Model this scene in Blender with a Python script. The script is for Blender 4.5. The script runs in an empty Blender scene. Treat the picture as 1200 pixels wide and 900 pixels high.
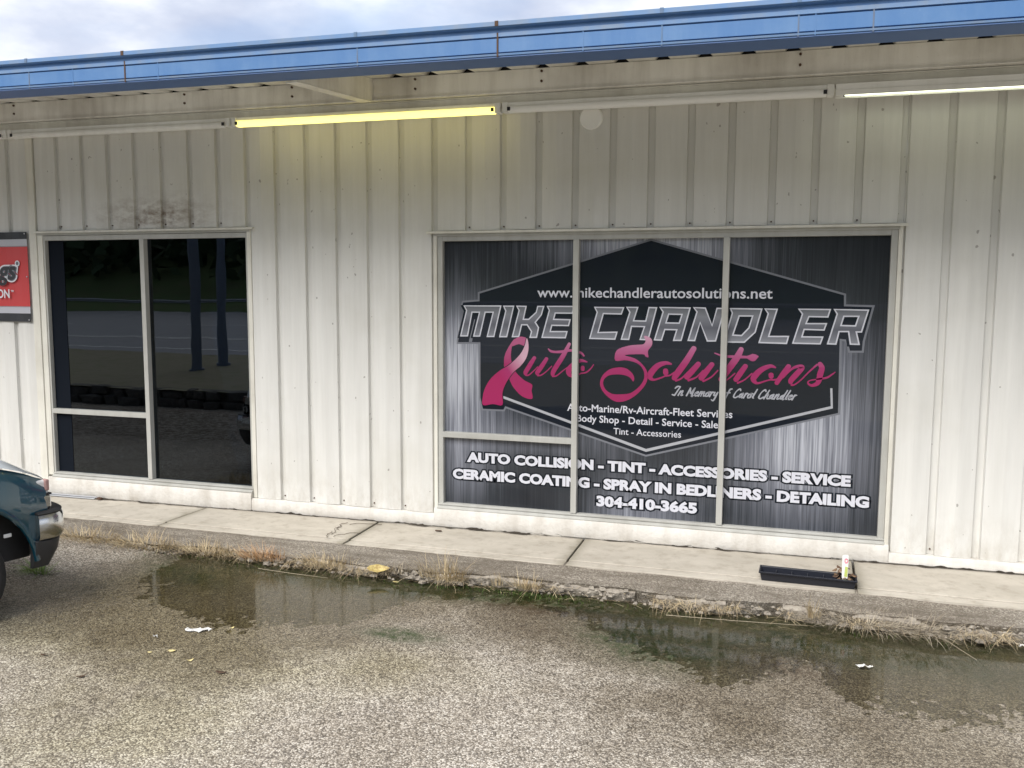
import bpy, bmesh, math, random
import numpy as np
from mathutils import Vector, Matrix
random.seed(7); RNG = np.random.default_rng(11)
R = math.radians
sc = bpy.context.scene
COL = sc.collection

# ---------------------------------------------------------------- camera
cam_d = bpy.data.cameras.new('camera'); cam_d.sensor_width = 36; cam_d.lens = 1040.09/1200*36
cam_d.clip_start = .05; cam_d.clip_end = 2000
cam = bpy.data.objects.new('camera', cam_d); COL.objects.link(cam); sc.camera = cam
cr = Vector((0.953862, 0.300217, 0.004032)); cu = Vector((-0.03511, 0.098198, 0.994547)); cf = Vector((-0.298184, 0.948803, -0.104208))
M = Matrix((cr, cu, -cf)).transposed().to_4x4(); M.translation = Vector((6.8819, -7.0820, 2.1784))
cam.matrix_world = M

# ---------------------------------------------------------------- world, sun, exposure
SUN_EL, SUN_AZ = 49, 200       # azimuth measured clockwise from +Y
w = bpy.data.worlds.new('World'); sc.world = w; w.use_nodes = True
nt = w.node_tree; nt.nodes.clear()
def N(nt, t, **k):
    n = nt.nodes.new(t)
    for a, b in k.items(): setattr(n, a, b)
    return n
def ramp(nt, fac, stops, interp='LINEAR'):
    n = N(nt, 'ShaderNodeValToRGB'); n.color_ramp.interpolation = interp
    e = n.color_ramp.elements
    while len(e) < len(stops): e.new(.5)
    for i, (p, c) in enumerate(stops):
        e[i].position = p; e[i].color = (*c, 1) if len(c) == 3 else c
    if fac is not None: nt.links.new(fac, n.inputs[0])
    return n
def mixc(nt, f, a, b, mode='MIX'):
    n = N(nt, 'ShaderNodeMix', data_type='RGBA', blend_type=mode)
    for i, v in ((0, f), (6, a), (7, b)):
        if isinstance(v, (int, float)): n.inputs[i].default_value = v
        elif isinstance(v, tuple): n.inputs[i].default_value = (*v, 1) if len(v) == 3 else v
        else: nt.links.new(v, n.inputs[i])
    return n.outputs[2]
def math_(nt, op, a, b=None, c=None, clamp=False):
    n = N(nt, 'ShaderNodeMath', operation=op, use_clamp=clamp)
    for i, v in enumerate((a, b, c)):
        if v is None: continue
        if isinstance(v, (int, float)): n.inputs[i].default_value = v
        else: nt.links.new(v, n.inputs[i])
    return n.outputs[0]
sky = N(nt, 'ShaderNodeTexSky', sky_type='NISHITA', sun_disc=False)
sky.sun_elevation = R(SUN_EL); sky.sun_rotation = R(SUN_AZ); sky.air_density = 1.2; sky.dust_density = 2.0
tc = N(nt, 'ShaderNodeTexCoord')
mp = N(nt, 'ShaderNodeMapping'); mp.inputs['Scale'].default_value = (1, 1, 2.2); nt.links.new(tc.outputs['Generated'], mp.inputs[0])
n1 = N(nt, 'ShaderNodeTexNoise'); n1.inputs['Scale'].default_value = 2.6; n1.inputs['Detail'].default_value = 7; n1.inputs['Roughness'].default_value = .52
nt.links.new(mp.outputs[0], n1.inputs['Vector'])
n2 = N(nt, 'ShaderNodeTexNoise'); n2.inputs['Scale'].default_value = 6.5; n2.inputs['Detail'].default_value = 6
nt.links.new(mp.outputs[0], n2.inputs['Vector'])
cover = ramp(nt, n1.outputs[0], [(.30, (.62, .62, .62)), (.52, (1, 1, 1))])
cc = ramp(nt, math_(nt, 'ADD', math_(nt, 'MULTIPLY', n1.outputs[0], .6), math_(nt, 'MULTIPLY', n2.outputs[0], .4)),
          [(.40, (1.55, 1.8, 2.45)), (.50, (2.4, 2.6, 3.1)), (.58, (3.5, 3.6, 3.8))])
bgmix = mixc(nt, cover.outputs[0], sky.outputs[0], cc.outputs[0])
bg = N(nt, 'ShaderNodeBackground'); bg.inputs[1].default_value = .10; nt.links.new(bgmix, bg.inputs[0])
out = N(nt, 'ShaderNodeOutputWorld'); nt.links.new(bg.outputs[0], out.inputs[0])
sd = bpy.data.lights.new('sun', 'SUN'); sd.energy = 1.5; sd.angle = R(45); sd.color = (1, .96, .9)
sun = bpy.data.objects.new('sun', sd); COL.objects.link(sun)
az = R(SUN_AZ); el = R(SUN_EL)
sun.rotation_euler = Vector((math.sin(az)*math.cos(el), math.cos(az)*math.cos(el), math.sin(el))).to_track_quat('Z', 'Y').to_euler()
vs = sc.view_settings; vs.view_transform = 'Standard'; vs.look = 'None'; vs.exposure = 1.62; vs.gamma = 1
sc.cycles.max_bounces = 8; sc.cycles.transparent_max_bounces = 12

# ---------------------------------------------------------------- helpers
def tag(o, label=None, cat=None, group=None, kind=None):
    if label: o['label'] = label
    if cat: o['category'] = cat
    if group: o['group'] = group
    if kind: o['kind'] = kind
    return o
def thing(name, label, cat, loc=(0, 0, 0), rz=0, group=None):
    o = bpy.data.objects.new(name, None); COL.objects.link(o); o.empty_display_size = .2
    o.location = loc; o.rotation_euler = (0, 0, rz)
    return tag(o, label, cat, group)
def off(o):
    "summed location of an object's unrotated ancestors"
    v = Vector((0, 0, 0))
    while o is not None: v += o.location; o = o.parent
    return v
class MB:
    def __init__(s): s.v = []; s.f = []; s.m = []
    def add(s, vs_, fs, mi=0):
        b = len(s.v); s.v += [tuple(v) for v in vs_]; s.f += [tuple(i+b for i in f) for f in fs]; s.m += [mi]*len(fs); return s
    def box(s, x0, x1, y0, y1, z0, z1, mi=0):
        return s.add([(x0,y0,z0),(x1,y0,z0),(x1,y1,z0),(x0,y1,z0),(x0,y0,z1),(x1,y0,z1),(x1,y1,z1),(x0,y1,z1)],
                     [(0,3,2,1),(4,5,6,7),(0,1,5,4),(1,2,6,5),(2,3,7,6),(3,0,4,7)], mi)
    def prism_x(s, prof, x0, x1, sh0=0, sh1=0, mi=0):
        "prof: closed list of (y,z) extruded along x, ends shifted in z"
        n = len(prof)
        vs_ = [(x0, y, z+sh0) for y, z in prof] + [(x1, y, z+sh1) for y, z in prof]
        return s.add(vs_, [(i, (i+1) % n, (i+1) % n+n, i+n) for i in range(n)] + [tuple(range(n-1, -1, -1)), tuple(range(n, 2*n))], mi)
    def prism_z(s, prof, z0, z1, mi=0):
        n = len(prof)
        return s.add([(x, y, z0) for x, y in prof] + [(x, y, z1) for x, y in prof],
                     [(i, (i+1) % n, (i+1) % n+n, i+n) for i in range(n)] + [tuple(range(n-1, -1, -1)), tuple(range(n, 2*n))], mi)
    def tube(s, pts, rad, n=10, mi=0, cap=True):
        pts = [Vector(p) for p in pts]; rings = []
        if not isinstance(rad, (list, tuple)): rad = [rad]*len(pts)
        base = len(s.v)
        for i, p in enumerate(pts):
            d = (pts[min(i+1, len(pts)-1)] - pts[max(i-1, 0)]).normalized()
            a = d.cross(Vector((0, 0, 1)));  a = d.cross(Vector((0, 1, 0))) if a.length < .1 else a
            a.normalize(); b = d.cross(a)
            s.v += [tuple(p + rad[i]*(math.cos(t)*a + math.sin(t)*b)) for t in [2*math.pi*k/n for k in range(n)]]
        for i in range(len(pts)-1):
            for k in range(n):
                s.f.append((base+i*n+k, base+i*n+(k+1) % n, base+(i+1)*n+(k+1) % n, base+(i+1)*n+k)); s.m.append(mi)
        if cap:
            s.f.append(tuple(base+k for k in range(n-1, -1, -1))); s.f.append(tuple(base+(len(pts)-1)*n+k for k in range(n))); s.m += [mi, mi]
        return s
    def build(s, name, mats, parent=None, smooth=False, bevel=0, seg=2, local=False, angle=35):
        me = bpy.data.meshes.new(name)
        o_ = Vector((0, 0, 0)) if (parent is None or local) else off(parent)
        me.from_pydata([tuple(Vector(v)-o_) for v in s.v], [], s.f); me.validate()
        if not isinstance(mats, (list, tuple)): mats = [mats]
        for m in mats: me.materials.append(m)
        if len(me.polygons) == len(s.m): me.polygons.foreach_set('material_index', s.m)
        bm = bmesh.new(); bm.from_mesh(me)
        if name not in FLATN: bmesh.ops.recalc_face_normals(bm, faces=bm.faces)
        bm.to_mesh(me); bm.free()
        if smooth:
            me.polygons.foreach_set('use_smooth', [True]*len(me.polygons))
            if angle < 180: me.set_sharp_from_angle(angle=R(angle))
        o = bpy.data.objects.new(name, me); COL.objects.link(o); o.parent = parent
        if bevel:
            md = o.modifiers.new('bevel', 'BEVEL'); md.width = bevel; md.segments = seg; md.limit_method = 'ANGLE'; md.angle_limit = R(40)
        return o
FLATN = set()

# value noise for python-side shaping
_perm = RNG.random((256, 256))
def vnoise(x, y):
    x = np.asarray(x, float); y = np.asarray(y, float)
    xi = np.floor(x).astype(int); yi = np.floor(y).astype(int); fx = x-xi; fy = y-yi
    fx = fx*fx*(3-2*fx); fy = fy*fy*(3-2*fy)
    g = lambda a, b: _perm[a % 256, b % 256]
    return (g(xi, yi)*(1-fx)+g(xi+1, yi)*fx)*(1-fy)+(g(xi, yi+1)*(1-fx)+g(xi+1, yi+1)*fx)*fy
def fbm(x, y, o=4):
    s = 0; a = .5; t = 0
    for i in range(o): s = s+a*vnoise(np.asarray(x)*2**i+17*i, np.asarray(y)*2**i+31*i); t += a; a *= .5
    return s/t

# ---------------------------------------------------------------- materials
def mat(name, base=(.5, .5, .5), rough=.6, metal=0, **kw):
    m = bpy.data.materials.new(name); m.use_nodes = True
    b = m.node_tree.nodes['Principled BSDF']
    b.inputs['Base Color'].default_value = (*base, 1); b.inputs['Roughness'].default_value = rough; b.inputs['Metallic'].default_value = metal
    for k, v in kw.items(): b.inputs[k.replace('_', ' ')].default_value = v
    return m
def P(m): return m.node_tree.nodes['Principled BSDF']
def pos(nt, scale=(1, 1, 1)):
    g = N(nt, 'ShaderNodeNewGeometry'); mp = N(nt, 'ShaderNodeMapping'); mp.inputs['Scale'].default_value = scale
    nt.links.new(g.outputs['Position'], mp.inputs[0]); return mp.outputs[0]
def noise(nt, vec, scale, detail=4, rough=.5):
    n = N(nt, 'ShaderNodeTexNoise'); n.inputs['Scale'].default_value = scale; n.inputs['Detail'].default_value = detail; n.inputs['Roughness'].default_value = rough
    nt.links.new(vec, n.inputs['Vector']); return n.outputs[0]
def bump(m, h, strength=.3, dist=.005):
    nt = m.node_tree; b = N(nt, 'ShaderNodeBump'); b.inputs['Strength'].default_value = strength; b.inputs['Distance'].default_value = dist
    nt.links.new(h, b.inputs['Height']); nt.links.new(b.outputs[0], P(m).inputs['Normal'])
def grimy(name, base, dirt, rough=.55, amount=.5, streak=True, nscale=1.5, spec=.4, bumpy=0):
    "paint with vertical streaks, cloudy dirt and small flecks"
    m = mat(name, base, rough); nt = m.node_tree
    v1 = pos(nt, (7, 7, .8)); a = noise(nt, v1, 1.6, 6, .6)
    b = noise(nt, pos(nt), nscale, 5, .6); c = noise(nt, pos(nt), 45, 2)
    f1 = ramp(nt, a, [(.42, (0, 0, 0)), (.78, (1, 1, 1))]).outputs[0]
    f2 = ramp(nt, b, [(.45, (0, 0, 0)), (.8, (1, 1, 1))]).outputs[0]
    f3 = ramp(nt, c, [(.70, (0, 0, 0)), (.74, (1, 1, 1))]).outputs[0]
    f = math_(nt, 'ADD', math_(nt, 'MULTIPLY', f1, amount*.6 if streak else 0), math_(nt, 'MULTIPLY', f2, amount), clamp=True)
    f = math_(nt, 'ADD', f, math_(nt, 'MULTIPLY', f3, .35*amount), clamp=True)
    nt.links.new(mixc(nt, f, base, dirt), P(m).inputs['Base Color'])
    P(m).inputs['Specular IOR Level'].default_value = spec
    if bumpy: bump(m, noise(nt, pos(nt), 30, 5, .6), bumpy, .01)
    return m

def wall_material():
    m = mat('painted_metal_siding', (.66, .64, .57), .42); nt = m.node_tree
    v1 = pos(nt, (9, 9, .55)); a = noise(nt, v1, 1.5, 6, .62); b = noise(nt, pos(nt), .9, 5, .6)
    g = N(nt, 'ShaderNodeNewGeometry'); sx = N(nt, 'ShaderNodeSeparateXYZ'); nt.links.new(g.outputs['Position'], sx.inputs[0])
    X, Z = sx.outputs[0], sx.outputs[2]
    base = mixc(nt, ramp(nt, a, [(.35, (0, 0, 0)), (.75, (1, 1, 1))]).outputs[0], (.76, .755, .725), (.67, .665, .635))
    base = mixc(nt, math_(nt, 'MULTIPLY', ramp(nt, b, [(.5, (0, 0, 0)), (.75, (1, 1, 1))]).outputs[0], .3), base, (.48, .46, .38))
    # eave shade painted into the upper courses, darker with height
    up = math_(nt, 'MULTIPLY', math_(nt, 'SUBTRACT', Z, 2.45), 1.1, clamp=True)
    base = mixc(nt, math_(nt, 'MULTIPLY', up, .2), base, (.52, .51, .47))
    # brown soot stain above the left window
    dx = math_(nt, 'DIVIDE', math_(nt, 'SUBTRACT', X, 1.15), .55); dz = math_(nt, 'DIVIDE', math_(nt, 'SUBTRACT', Z, 2.87), .15)
    r2 = math_(nt, 'ADD', math_(nt, 'MULTIPLY', dx, dx), math_(nt, 'MULTIPLY', dz, dz))
    g1 = math_(nt, 'POWER', 2.718, math_(nt, 'MULTIPLY', r2, -1))
    sn = ramp(nt, noise(nt, pos(nt, (1, 1, 2)), 7, 7, .7), [(.38, (0, 0, 0)), (.66, (1, 1, 1))]).outputs[0]
    base = mixc(nt, math_(nt, 'MULTIPLY', math_(nt, 'MULTIPLY', g1, sn), 1.0), base, (.20, .14, .095))
    fl = noise(nt, pos(nt, (1, 1, .7)), 26, 1); flm = ramp(nt, fl, [(.765, (0, 0, 0)), (.775, (1, 1, 1))]).outputs[0]
    base = mixc(nt, math_(nt, 'MULTIPLY', flm, .5), base, (.10, .07, .05))
    lo = math_(nt, 'MULTIPLY', math_(nt, 'SUBTRACT', .62, Z), 2.6, clamp=True)
    base = mixc(nt, math_(nt, 'MULTIPLY', math_(nt, 'MULTIPLY', lo, ramp(nt, noise(nt, pos(nt, (1, 1, .5)), 11, 6, .7), [(.4, (0, 0, 0)), (.7, (1, 1, 1))]).outputs[0]), .55), base, (.42, .38, .31))
    nt.links.new(base, P(m).inputs['Base Color'])
    bump(m, noise(nt, pos(nt, (1, 1, .4)), 3, 3), .3, .02)
    return m
M_wall = wall_material()
M_trim = grimy('painted_trim', (.78, .765, .69), (.40, .37, .31), .45, .5)
M_alu = grimy('aluminium_frame', (.50, .50, .47), (.25, .24, .21), .4, .5)
M_beam = grimy('beige_painted_steel', (.88, .86, .80), (.30, .26, .21), .5, .5)
M_soffit = grimy('underside_metal', (.78, .77, .73), (.40, .36, .3), .5, .4)
M_white = mat('white_enamel', (.90, .90, .88), .35)
M_whited = grimy('dusty_white_enamel', (.84, .84, .81), (.50, .48, .43), .4, .4)
M_dark = mat('black_plastic', (.015, .015, .018), .4)
M_rust = mat('rusty_iron', (.085, .048, .03), .85)
M_rustl = grimy('stained_strap', (.12, .20, .33), (.16, .11, .07), .7, .9)
M_blue = grimy('blue_gutter_paint', (.085, .192, .405), (.20, .32, .50), .35, .35, nscale=3)
M_bluel = grimy('chalky_blue_paint', (.135, .25, .46), (.24, .28, .33), .5, .7, nscale=5)
M_blued = mat('shaded_gutter_underside_paint', (.075, .15, .34), .5)  # darker copy of the gutter blue, underside shade put into the colour
M_concr = grimy('painted_concrete_footing', (.70, .68, .64), (.38, .34, .28), .8, .55, nscale=4, bumpy=.6)
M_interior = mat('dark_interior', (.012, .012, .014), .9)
M_post = mat('grey_interior_post', (.34, .36, .42), .8)
M_strip = mat('dark_grey_strip', (.009, .012, .018), .7, 0, Specular_IOR_Level=.05)
M_room = mat('dim_carpet', (.05, .048, .045), .9)

def slab_material():
    m = mat('sidewalk_concrete', (.45, .41, .34), .85); nt = m.node_tree
    a = noise(nt, pos(nt, (1, 2.2, 1)), 2.2, 6, .6); b = noise(nt, pos(nt), 60, 3); c = noise(nt, pos(nt), 9, 5, .65)
    base = mixc(nt, ramp(nt, a, [(.32, (0, 0, 0)), (.7, (1, 1, 1))]).outputs[0], (.42, .385, .325), (.54, .50, .43))
    base = mixc(nt, ramp(nt, c, [(.50, (0, 0, 0)), (.78, (.75, .75, .75))]).outputs[0], base, (.27, .235, .185))
    base = mixc(nt, math_(nt, 'MULTIPLY', b, .25), base, (.25, .22, .18))
    g = N(nt, 'ShaderNodeNewGeometry'); sx = N(nt, 'ShaderNodeSeparateXYZ'); nt.links.new(g.outputs['Position'], sx.inputs[0])
    wob = math_(nt, 'ADD', sx.outputs[0], math_(nt, 'MULTIPLY', math_(nt, 'SUBTRACT', c, .5), .10)); tot = 0.0
    for jx in (-.22, 1.61, 3.43, 5.305, 7.38, 9.33):
        d = math_(nt, 'DIVIDE', math_(nt, 'SUBTRACT', wob, jx), .06); tot = math_(nt, 'ADD', tot, math_(nt, 'POWER', 2.718, math_(nt, 'MULTIPLY', math_(nt, 'MULTIPLY', d, d), -1)))
    base = mixc(nt, math_(nt, 'MULTIPLY', tot, .6), base, (.20, .18, .13))
    nt.links.new(base, P(m).inputs['Base Color']); bump(m, noise(nt, pos(nt), 90, 4), .25, .003)
    return m
M_slab = slab_material()

def aggregate(name, attr=True, tone=1.0, scale=75):
    m = mat(name, (.3, .27, .24), .8); nt = m.node_tree
    v = N(nt, 'ShaderNodeTexVoronoi'); v.inputs['Scale'].default_value = scale; v.inputs['Randomness'].default_value = 1
    nz = N(nt, 'ShaderNodeTexNoise'); nz.inputs['Scale'].default_value = 60; nt.links.new(pos(nt), nz.inputs['Vector'])
    va = N(nt, 'ShaderNodeVectorMath', operation='MULTIPLY_ADD'); nt.links.new(nz.outputs['Color'], va.inputs[0]); va.inputs[1].default_value = (.012, .012, .012); nt.links.new(pos(nt, (1, 1, 1)), va.inputs[2])
    nt.links.new(va.outputs[0], v.inputs['Vector'])
    sp = N(nt, 'ShaderNodeSeparateColor'); nt.links.new(v.outputs['Color'], sp.inputs[0])
    t = tone
    peb = ramp(nt, sp.outputs[0], [(0, (.145*t, .13*t, .113*t)), (.25, (.23*t, .205*t, .172*t)), (.55, (.36*t, .325*t, .275*t)), (.8, (.52*t, .48*t, .42*t)), (1, (.56*t, .535*t, .48*t))])
    gap = ramp(nt, v.outputs['Distance'], [(.38, (1, 1, 1)), (.75, (.42, .40, .37))])
    col = mixc(nt, 1.0, peb.outputs[0], gap.outputs[0], 'MULTIPLY')
    if not attr: col = mixc(nt, .35, col, (.27, .235, .19)); col = mixc(nt, ramp(nt, noise(nt, pos(nt, (.5, 3, 1)), 4, 6, .65), [(.42, (0, 0, 0)), (.66, (.75, .75, .75))]).outputs[0], col, (.13, .11, .085))
    big = noise(nt, pos(nt), 1.1, 6, .6)
    col = mixc(nt, ramp(nt, big, [(.38, (0, 0, 0)), (.66, (.55, .55, .55))]).outputs[0], col, mixc(nt, 1.0, col, (.60, .56, .50), 'MULTIPLY'))
    mid = noise(nt, pos(nt), 13, 4, .6)
    col = mixc(nt, ramp(nt, mid, [(.5, (0, 0, 0)), (.75, (.5, .5, .5))]).outputs[0], col, mixc(nt, 1.0, col, (.5, .47, .42), 'MULTIPLY'))
    hsrc = math_(nt, 'MULTIPLY', v.outputs['Distance'], -1.0)
    if attr:
        def A(n): a = N(nt, 'ShaderNodeAttribute', attribute_name=n); return a.outputs['Fac']
        silt = noise(nt, pos(nt), 22, 5, .6)
        sm = lambda a, k=.5: math_(nt, 'MULTIPLY', math_(nt, 'ADD', a, math_(nt, 'MULTIPLY', math_(nt, 'SUBTRACT', silt, .5), k)), 1.0, clamp=True)
        olive = ramp(nt, math_(nt, 'MULTIPLY', A('olive'), math_(nt, 'ADD', noise(nt, pos(nt), 8, 6, .65), .35)), [(.12, (0, 0, 0)), (.75, (.55, .55, .55))]).outputs[0]
        col = mixc(nt, olive, col, mixc(nt, 1.0, col, (.72, .70, .46), 'MULTIPLY'))
        wetf = A('wet')
        col = mixc(nt, wetf, col, mixc(nt, 1.0, col, (.49, .455, .39), 'MULTIPLY'))
        br = math_(nt, 'MULTIPLY', A('brown'), ramp(nt, noise(nt, pos(nt), 14, 6, .7), [(.35, (.1, .1, .1)), (.6, (1, 1, 1))]).outputs[0])
        col = mixc(nt, br, col, (.055, .034, .018))
        al = math_(nt, 'MULTIPLY', A('algae'), ramp(nt, noise(nt, pos(nt), 17, 7, .7), [(.33, (.12, .12, .12)), (.58, (1, 1, 1))]).outputs[0], clamp=True)
        col = mixc(nt, al, col, mixc(nt, noise(nt, pos(nt), 40, 3), (.018, .034, .009), (.058, .076, .026)))
        sd_ = A('silt'); col = mixc(nt, math_(nt, 'MULTIPLY', sd_, .7), col, (.25, .225, .18))
        rr = math_(nt, 'SUBTRACT', .85, math_(nt, 'MULTIPLY', wetf, .6)); nt.links.new(rr, P(m).inputs['Roughness'])
    nt.links.new(col, P(m).inputs['Base Color'])
    bump(m, hsrc, .75, .006)
    return m
M_lot = aggregate('exposed_aggregate_asphalt', True, 1.42, 110)
M_apron = aggregate('old_asphalt_apron', False, .95, 105)

def stone_material(name, c1, c2, moss=.0):
    m = mat(name, c1, .9); nt = m.node_tree
    a = noise(nt, pos(nt), 12, 7, .7); b = noise(nt, pos(nt), 80, 4)
    col = mixc(nt, ramp(nt, a, [(.35, (0, 0, 0)), (.65, (1, 1, 1))]).outputs[0], c1, c2)
    col = mixc(nt, ramp(nt, noise(nt, pos(nt), 26, 5, .7), [(.52, (0, 0, 0)), (.68, (.8, .8, .8))]).outputs[0], col, (.06, .05, .04))
    nt.links.new(col, P(m).inputs['Base Color'])
    bump(m, math_(nt, 'ADD', a, math_(nt, 'MULTIPLY', b, .4)), .9, .02)
    return m
M_chunk = stone_material('broken_concrete_edge', (.24, .21, .175), (.40, .36, .30))
M_stone = stone_material('retaining_stone', (.07, .07, .068), (.14, .13, .11))
M_grass = grimy('bank_grass', (.25, .22, .15), (.15, .17, .07), .9, .9, streak=False, nscale=3)
M_verge = grimy('verge_grass', (.10, .15, .05), (.14, .13, .07), .9, .9, streak=False, nscale=1)
M_road = grimy('road_asphalt', (.27, .27, .285), (.20, .20, .21), .8, .5, streak=False)
M_line = mat('road_paint', (.75, .75, .72), .7)
M_pole = mat('blue_grey_pole', (.17, .21, .28), .5)
M_leafy = mat('dark_foliage', (.05, .085, .035), .8)
M_bark = mat('bark', (.09, .07, .05), .9)
M_galv = mat('galvanised_steel', (.45, .46, .48), .45, .6)

def straw(name, c1, c2):
    m = mat(name, c1, .75); nt = m.node_tree
    oi = N(nt, 'ShaderNodeNewGeometry')
    c = mixc(nt, oi.outputs['Random Per Island'], c1, c2); nt.links.new(c, P(m).inputs['Base Color']); return m
M_straw = straw('dry_straw', (.66, .55, .35), (.40, .30, .18))
M_strawo = straw('orange_dry_straw', (.68, .46, .26), (.45, .28, .16))
M_strawg = straw('grey_dead_straw', (.56, .49, .37), (.26, .21, .15))
M_blade = straw('fresh_grass', (.16, .26, .05), (.07, .13, .03))
M_weed = straw('weed_leaf', (.34, .44, .16), (.20, .30, .09))

def glass_material():
    m = bpy.data.materials.new('tinted_window_glass'); m.use_nodes = True; nt = m.node_tree; nt.nodes.clear()
    fr = N(nt, 'ShaderNodeFresnel'); fr.inputs[0].default_value = 1.7
    tr = N(nt, 'ShaderNodeBsdfTransparent'); tr.inputs[0].default_value = (.10, .13, .17, 1)
    gl = N(nt, 'ShaderNodeBsdfGlossy'); gl.inputs['Roughness'].default_value = 0.0; gl.inputs[0].default_value = (.80, .90, 1, 1)
    mx = N(nt, 'ShaderNodeMixShader'); nt.links.new(fr.outputs[0], mx.inputs[0]); nt.links.new(tr.outputs[0], mx.inputs[1]); nt.links.new(gl.outputs[0], mx.inputs[2])
    nz = noise(nt, pos(nt), 1.3, 2); b = N(nt, 'ShaderNodeBump'); b.inputs['Strength'].default_value = .06; b.inputs['Distance'].default_value = .02
    nt.links.new(nz, b.inputs['Height']); nt.links.new(b.outputs[0], gl.inputs['Normal'])
    o = N(nt, 'ShaderNodeOutputMaterial'); nt.links.new(mx.outputs[0], o.inputs[0]); return m
M_glass = glass_material()
def water_material():
    m = bpy.data.materials.new('shallow_water'); m.use_nodes = True; nt = m.node_tree; nt.nodes.clear()
    fr = N(nt, 'ShaderNodeFresnel'); fr.inputs[0].default_value = 1.34
    tr = N(nt, 'ShaderNodeBsdfTransparent'); tr.inputs[0].default_value = (.87, .86, .77, 1)
    gl = N(nt, 'ShaderNodeBsdfGlossy'); gl.inputs['Roughness'].default_value = .07
    mx = N(nt, 'ShaderNodeMixShader'); nt.links.new(fr.outputs[0], mx.inputs[0]); nt.links.new(tr.outputs[0], mx.inputs[1]); nt.links.new(gl.outputs[0], mx.inputs[2])
    nz = noise(nt, pos(nt), 5, 2); b = N(nt, 'ShaderNodeBump'); b.inputs['Strength'].default_value = .05; b.inputs['Distance'].default_value = .01
    nt.links.new(nz, b.inputs['Height']); nt.links.new(b.outputs[0], gl.inputs['Normal']); nt.links.new(b.outputs[0], fr.inputs['Normal'])
    o = N(nt, 'ShaderNodeOutputMaterial'); nt.links.new(mx.outputs[0], o.inputs[0]); return m
M_water = water_material()

def gloss(name, c, rough=.25):
    m = mat(name, c, rough); P(m).inputs['Coat Weight'].default_value = .6; P(m).inputs['Coat Roughness'].default_value = .015; P(m).inputs['Specular IOR Level'].default_value = .15; return m
def vinyl_material():
    "printed vinyl: brushed grey vertical streaks with broad lighter and darker patches of the print"
    m = gloss('brushed_metal_print', (.2, .2, .25), .35); nt = m.node_tree
    s1 = noise(nt, pos(nt, (1, 1, .012)), 42, 3, .7); s2 = noise(nt, pos(nt, (1, 1, .004)), 11, 3, .6); s3 = noise(nt, pos(nt, (1, 1, .02)), 120, 2, .6)
    g = N(nt, 'ShaderNodeNewGeometry'); sx = N(nt, 'ShaderNodeSeparateXYZ'); nt.links.new(g.outputs['Position'], sx.inputs[0])
    tot = None
    for (cx, cz, rx, rz, a) in VBLOBS:
        dx = math_(nt, 'DIVIDE', math_(nt, 'SUBTRACT', sx.outputs[0], cx), rx); dz = math_(nt, 'DIVIDE', math_(nt, 'SUBTRACT', sx.outputs[2], cz), rz)
        e = math_(nt, 'MULTIPLY', math_(nt, 'POWER', 2.718, math_(nt, 'MULTIPLY', math_(nt, 'ADD', math_(nt, 'MULTIPLY', dx, dx), math_(nt, 'MULTIPLY', dz, dz)), -1)), a)
        tot = e if tot is None else math_(nt, 'ADD', tot, e)
    st = math_(nt, 'ADD', math_(nt, 'MULTIPLY', math_(nt, 'SUBTRACT', s1, .5), 1.1), math_(nt, 'ADD', math_(nt, 'MULTIPLY', math_(nt, 'SUBTRACT', s2, .5), .5), math_(nt, 'MULTIPLY', math_(nt, 'SUBTRACT', s3, .5), .7)))
    val = math_(nt, 'MULTIPLY', math_(nt, 'ADD', math_(nt, 'MULTIPLY', tot, 1.25), .15), math_(nt, 'ADD', math_(nt, 'MULTIPLY', st, 1.25), 1.0), clamp=True)
    c = ramp(nt, val, [(0, (.004, .005, .009)), (.25, (.036, .041, .050)), (.6, (.17, .18, .215)), (1, (.50, .52, .58))])
    nt.links.new(c.outputs[0], P(m).inputs['Base Color']); return m
VBLOBS = [(4.1, 1.5, .42, .62, .62), (5.5, 2.6, .75, .28, .45), (7.05, 1.15, .5, .75, .50), (5.75, .35, .45, .35, .35), (4.2, .6, .3, .3, .22), (6.2, 2.5, .5, .3, .3), (4.9, .95, .7, .2, .25), (6.7, .85, .5, .35, .12)]
M_vinyl = vinyl_material()
M_black = gloss('black_print', (.010, .014, .022))
M_outline = gloss('grey_outline_print', (.19, .20, .23))
M_silver = gloss('silver_outline_print', (.42, .43, .47))
M_textw = gloss('white_print', (.66, .67, .74), .4)
M_textg = gloss('grey_script_print', (.40, .41, .46), .4)
def pgrad(name, z0, z1, stops):
    m = gloss(name, (.4, .4, .4)); nt = m.node_tree
    g = N(nt, 'ShaderNodeNewGeometry'); sx = N(nt, 'ShaderNodeSeparateXYZ'); nt.links.new(g.outputs['Position'], sx.inputs[0])
    f = math_(nt, 'DIVIDE', math_(nt, 'SUBTRACT', sx.outputs[2], z0), z1-z0, clamp=True)
    nt.links.new(ramp(nt, f, stops).outputs[0], P(m).inputs['Base Color']); return m
M_letter = pgrad('steel_letter_print', 1.75, 2.04, [(0, (.36, .37, .41)), (.25, (.20, .21, .24)), (.5, (.12, .125, .15)), (.8, (.22, .23, .26)), (1, (.15, .16, .18))])
M_lettw = gloss('white_letter_outline_print', (.62, .63, .70))
M_pink = pgrad('pink_script_print', 1.40, 1.80, [(0, (.34, .022, .115)), (.5, (.36, .03, .14)), (.8, (.45, .12, .26)), (1, (.58, .30, .42))])
M_pinkb = pgrad('pink_ribbon_print', 1.2, 1.75, [(0, (.36, .018, .11)), (.65, (.34, .025, .12)), (1, (.44, .10, .22))])
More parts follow.
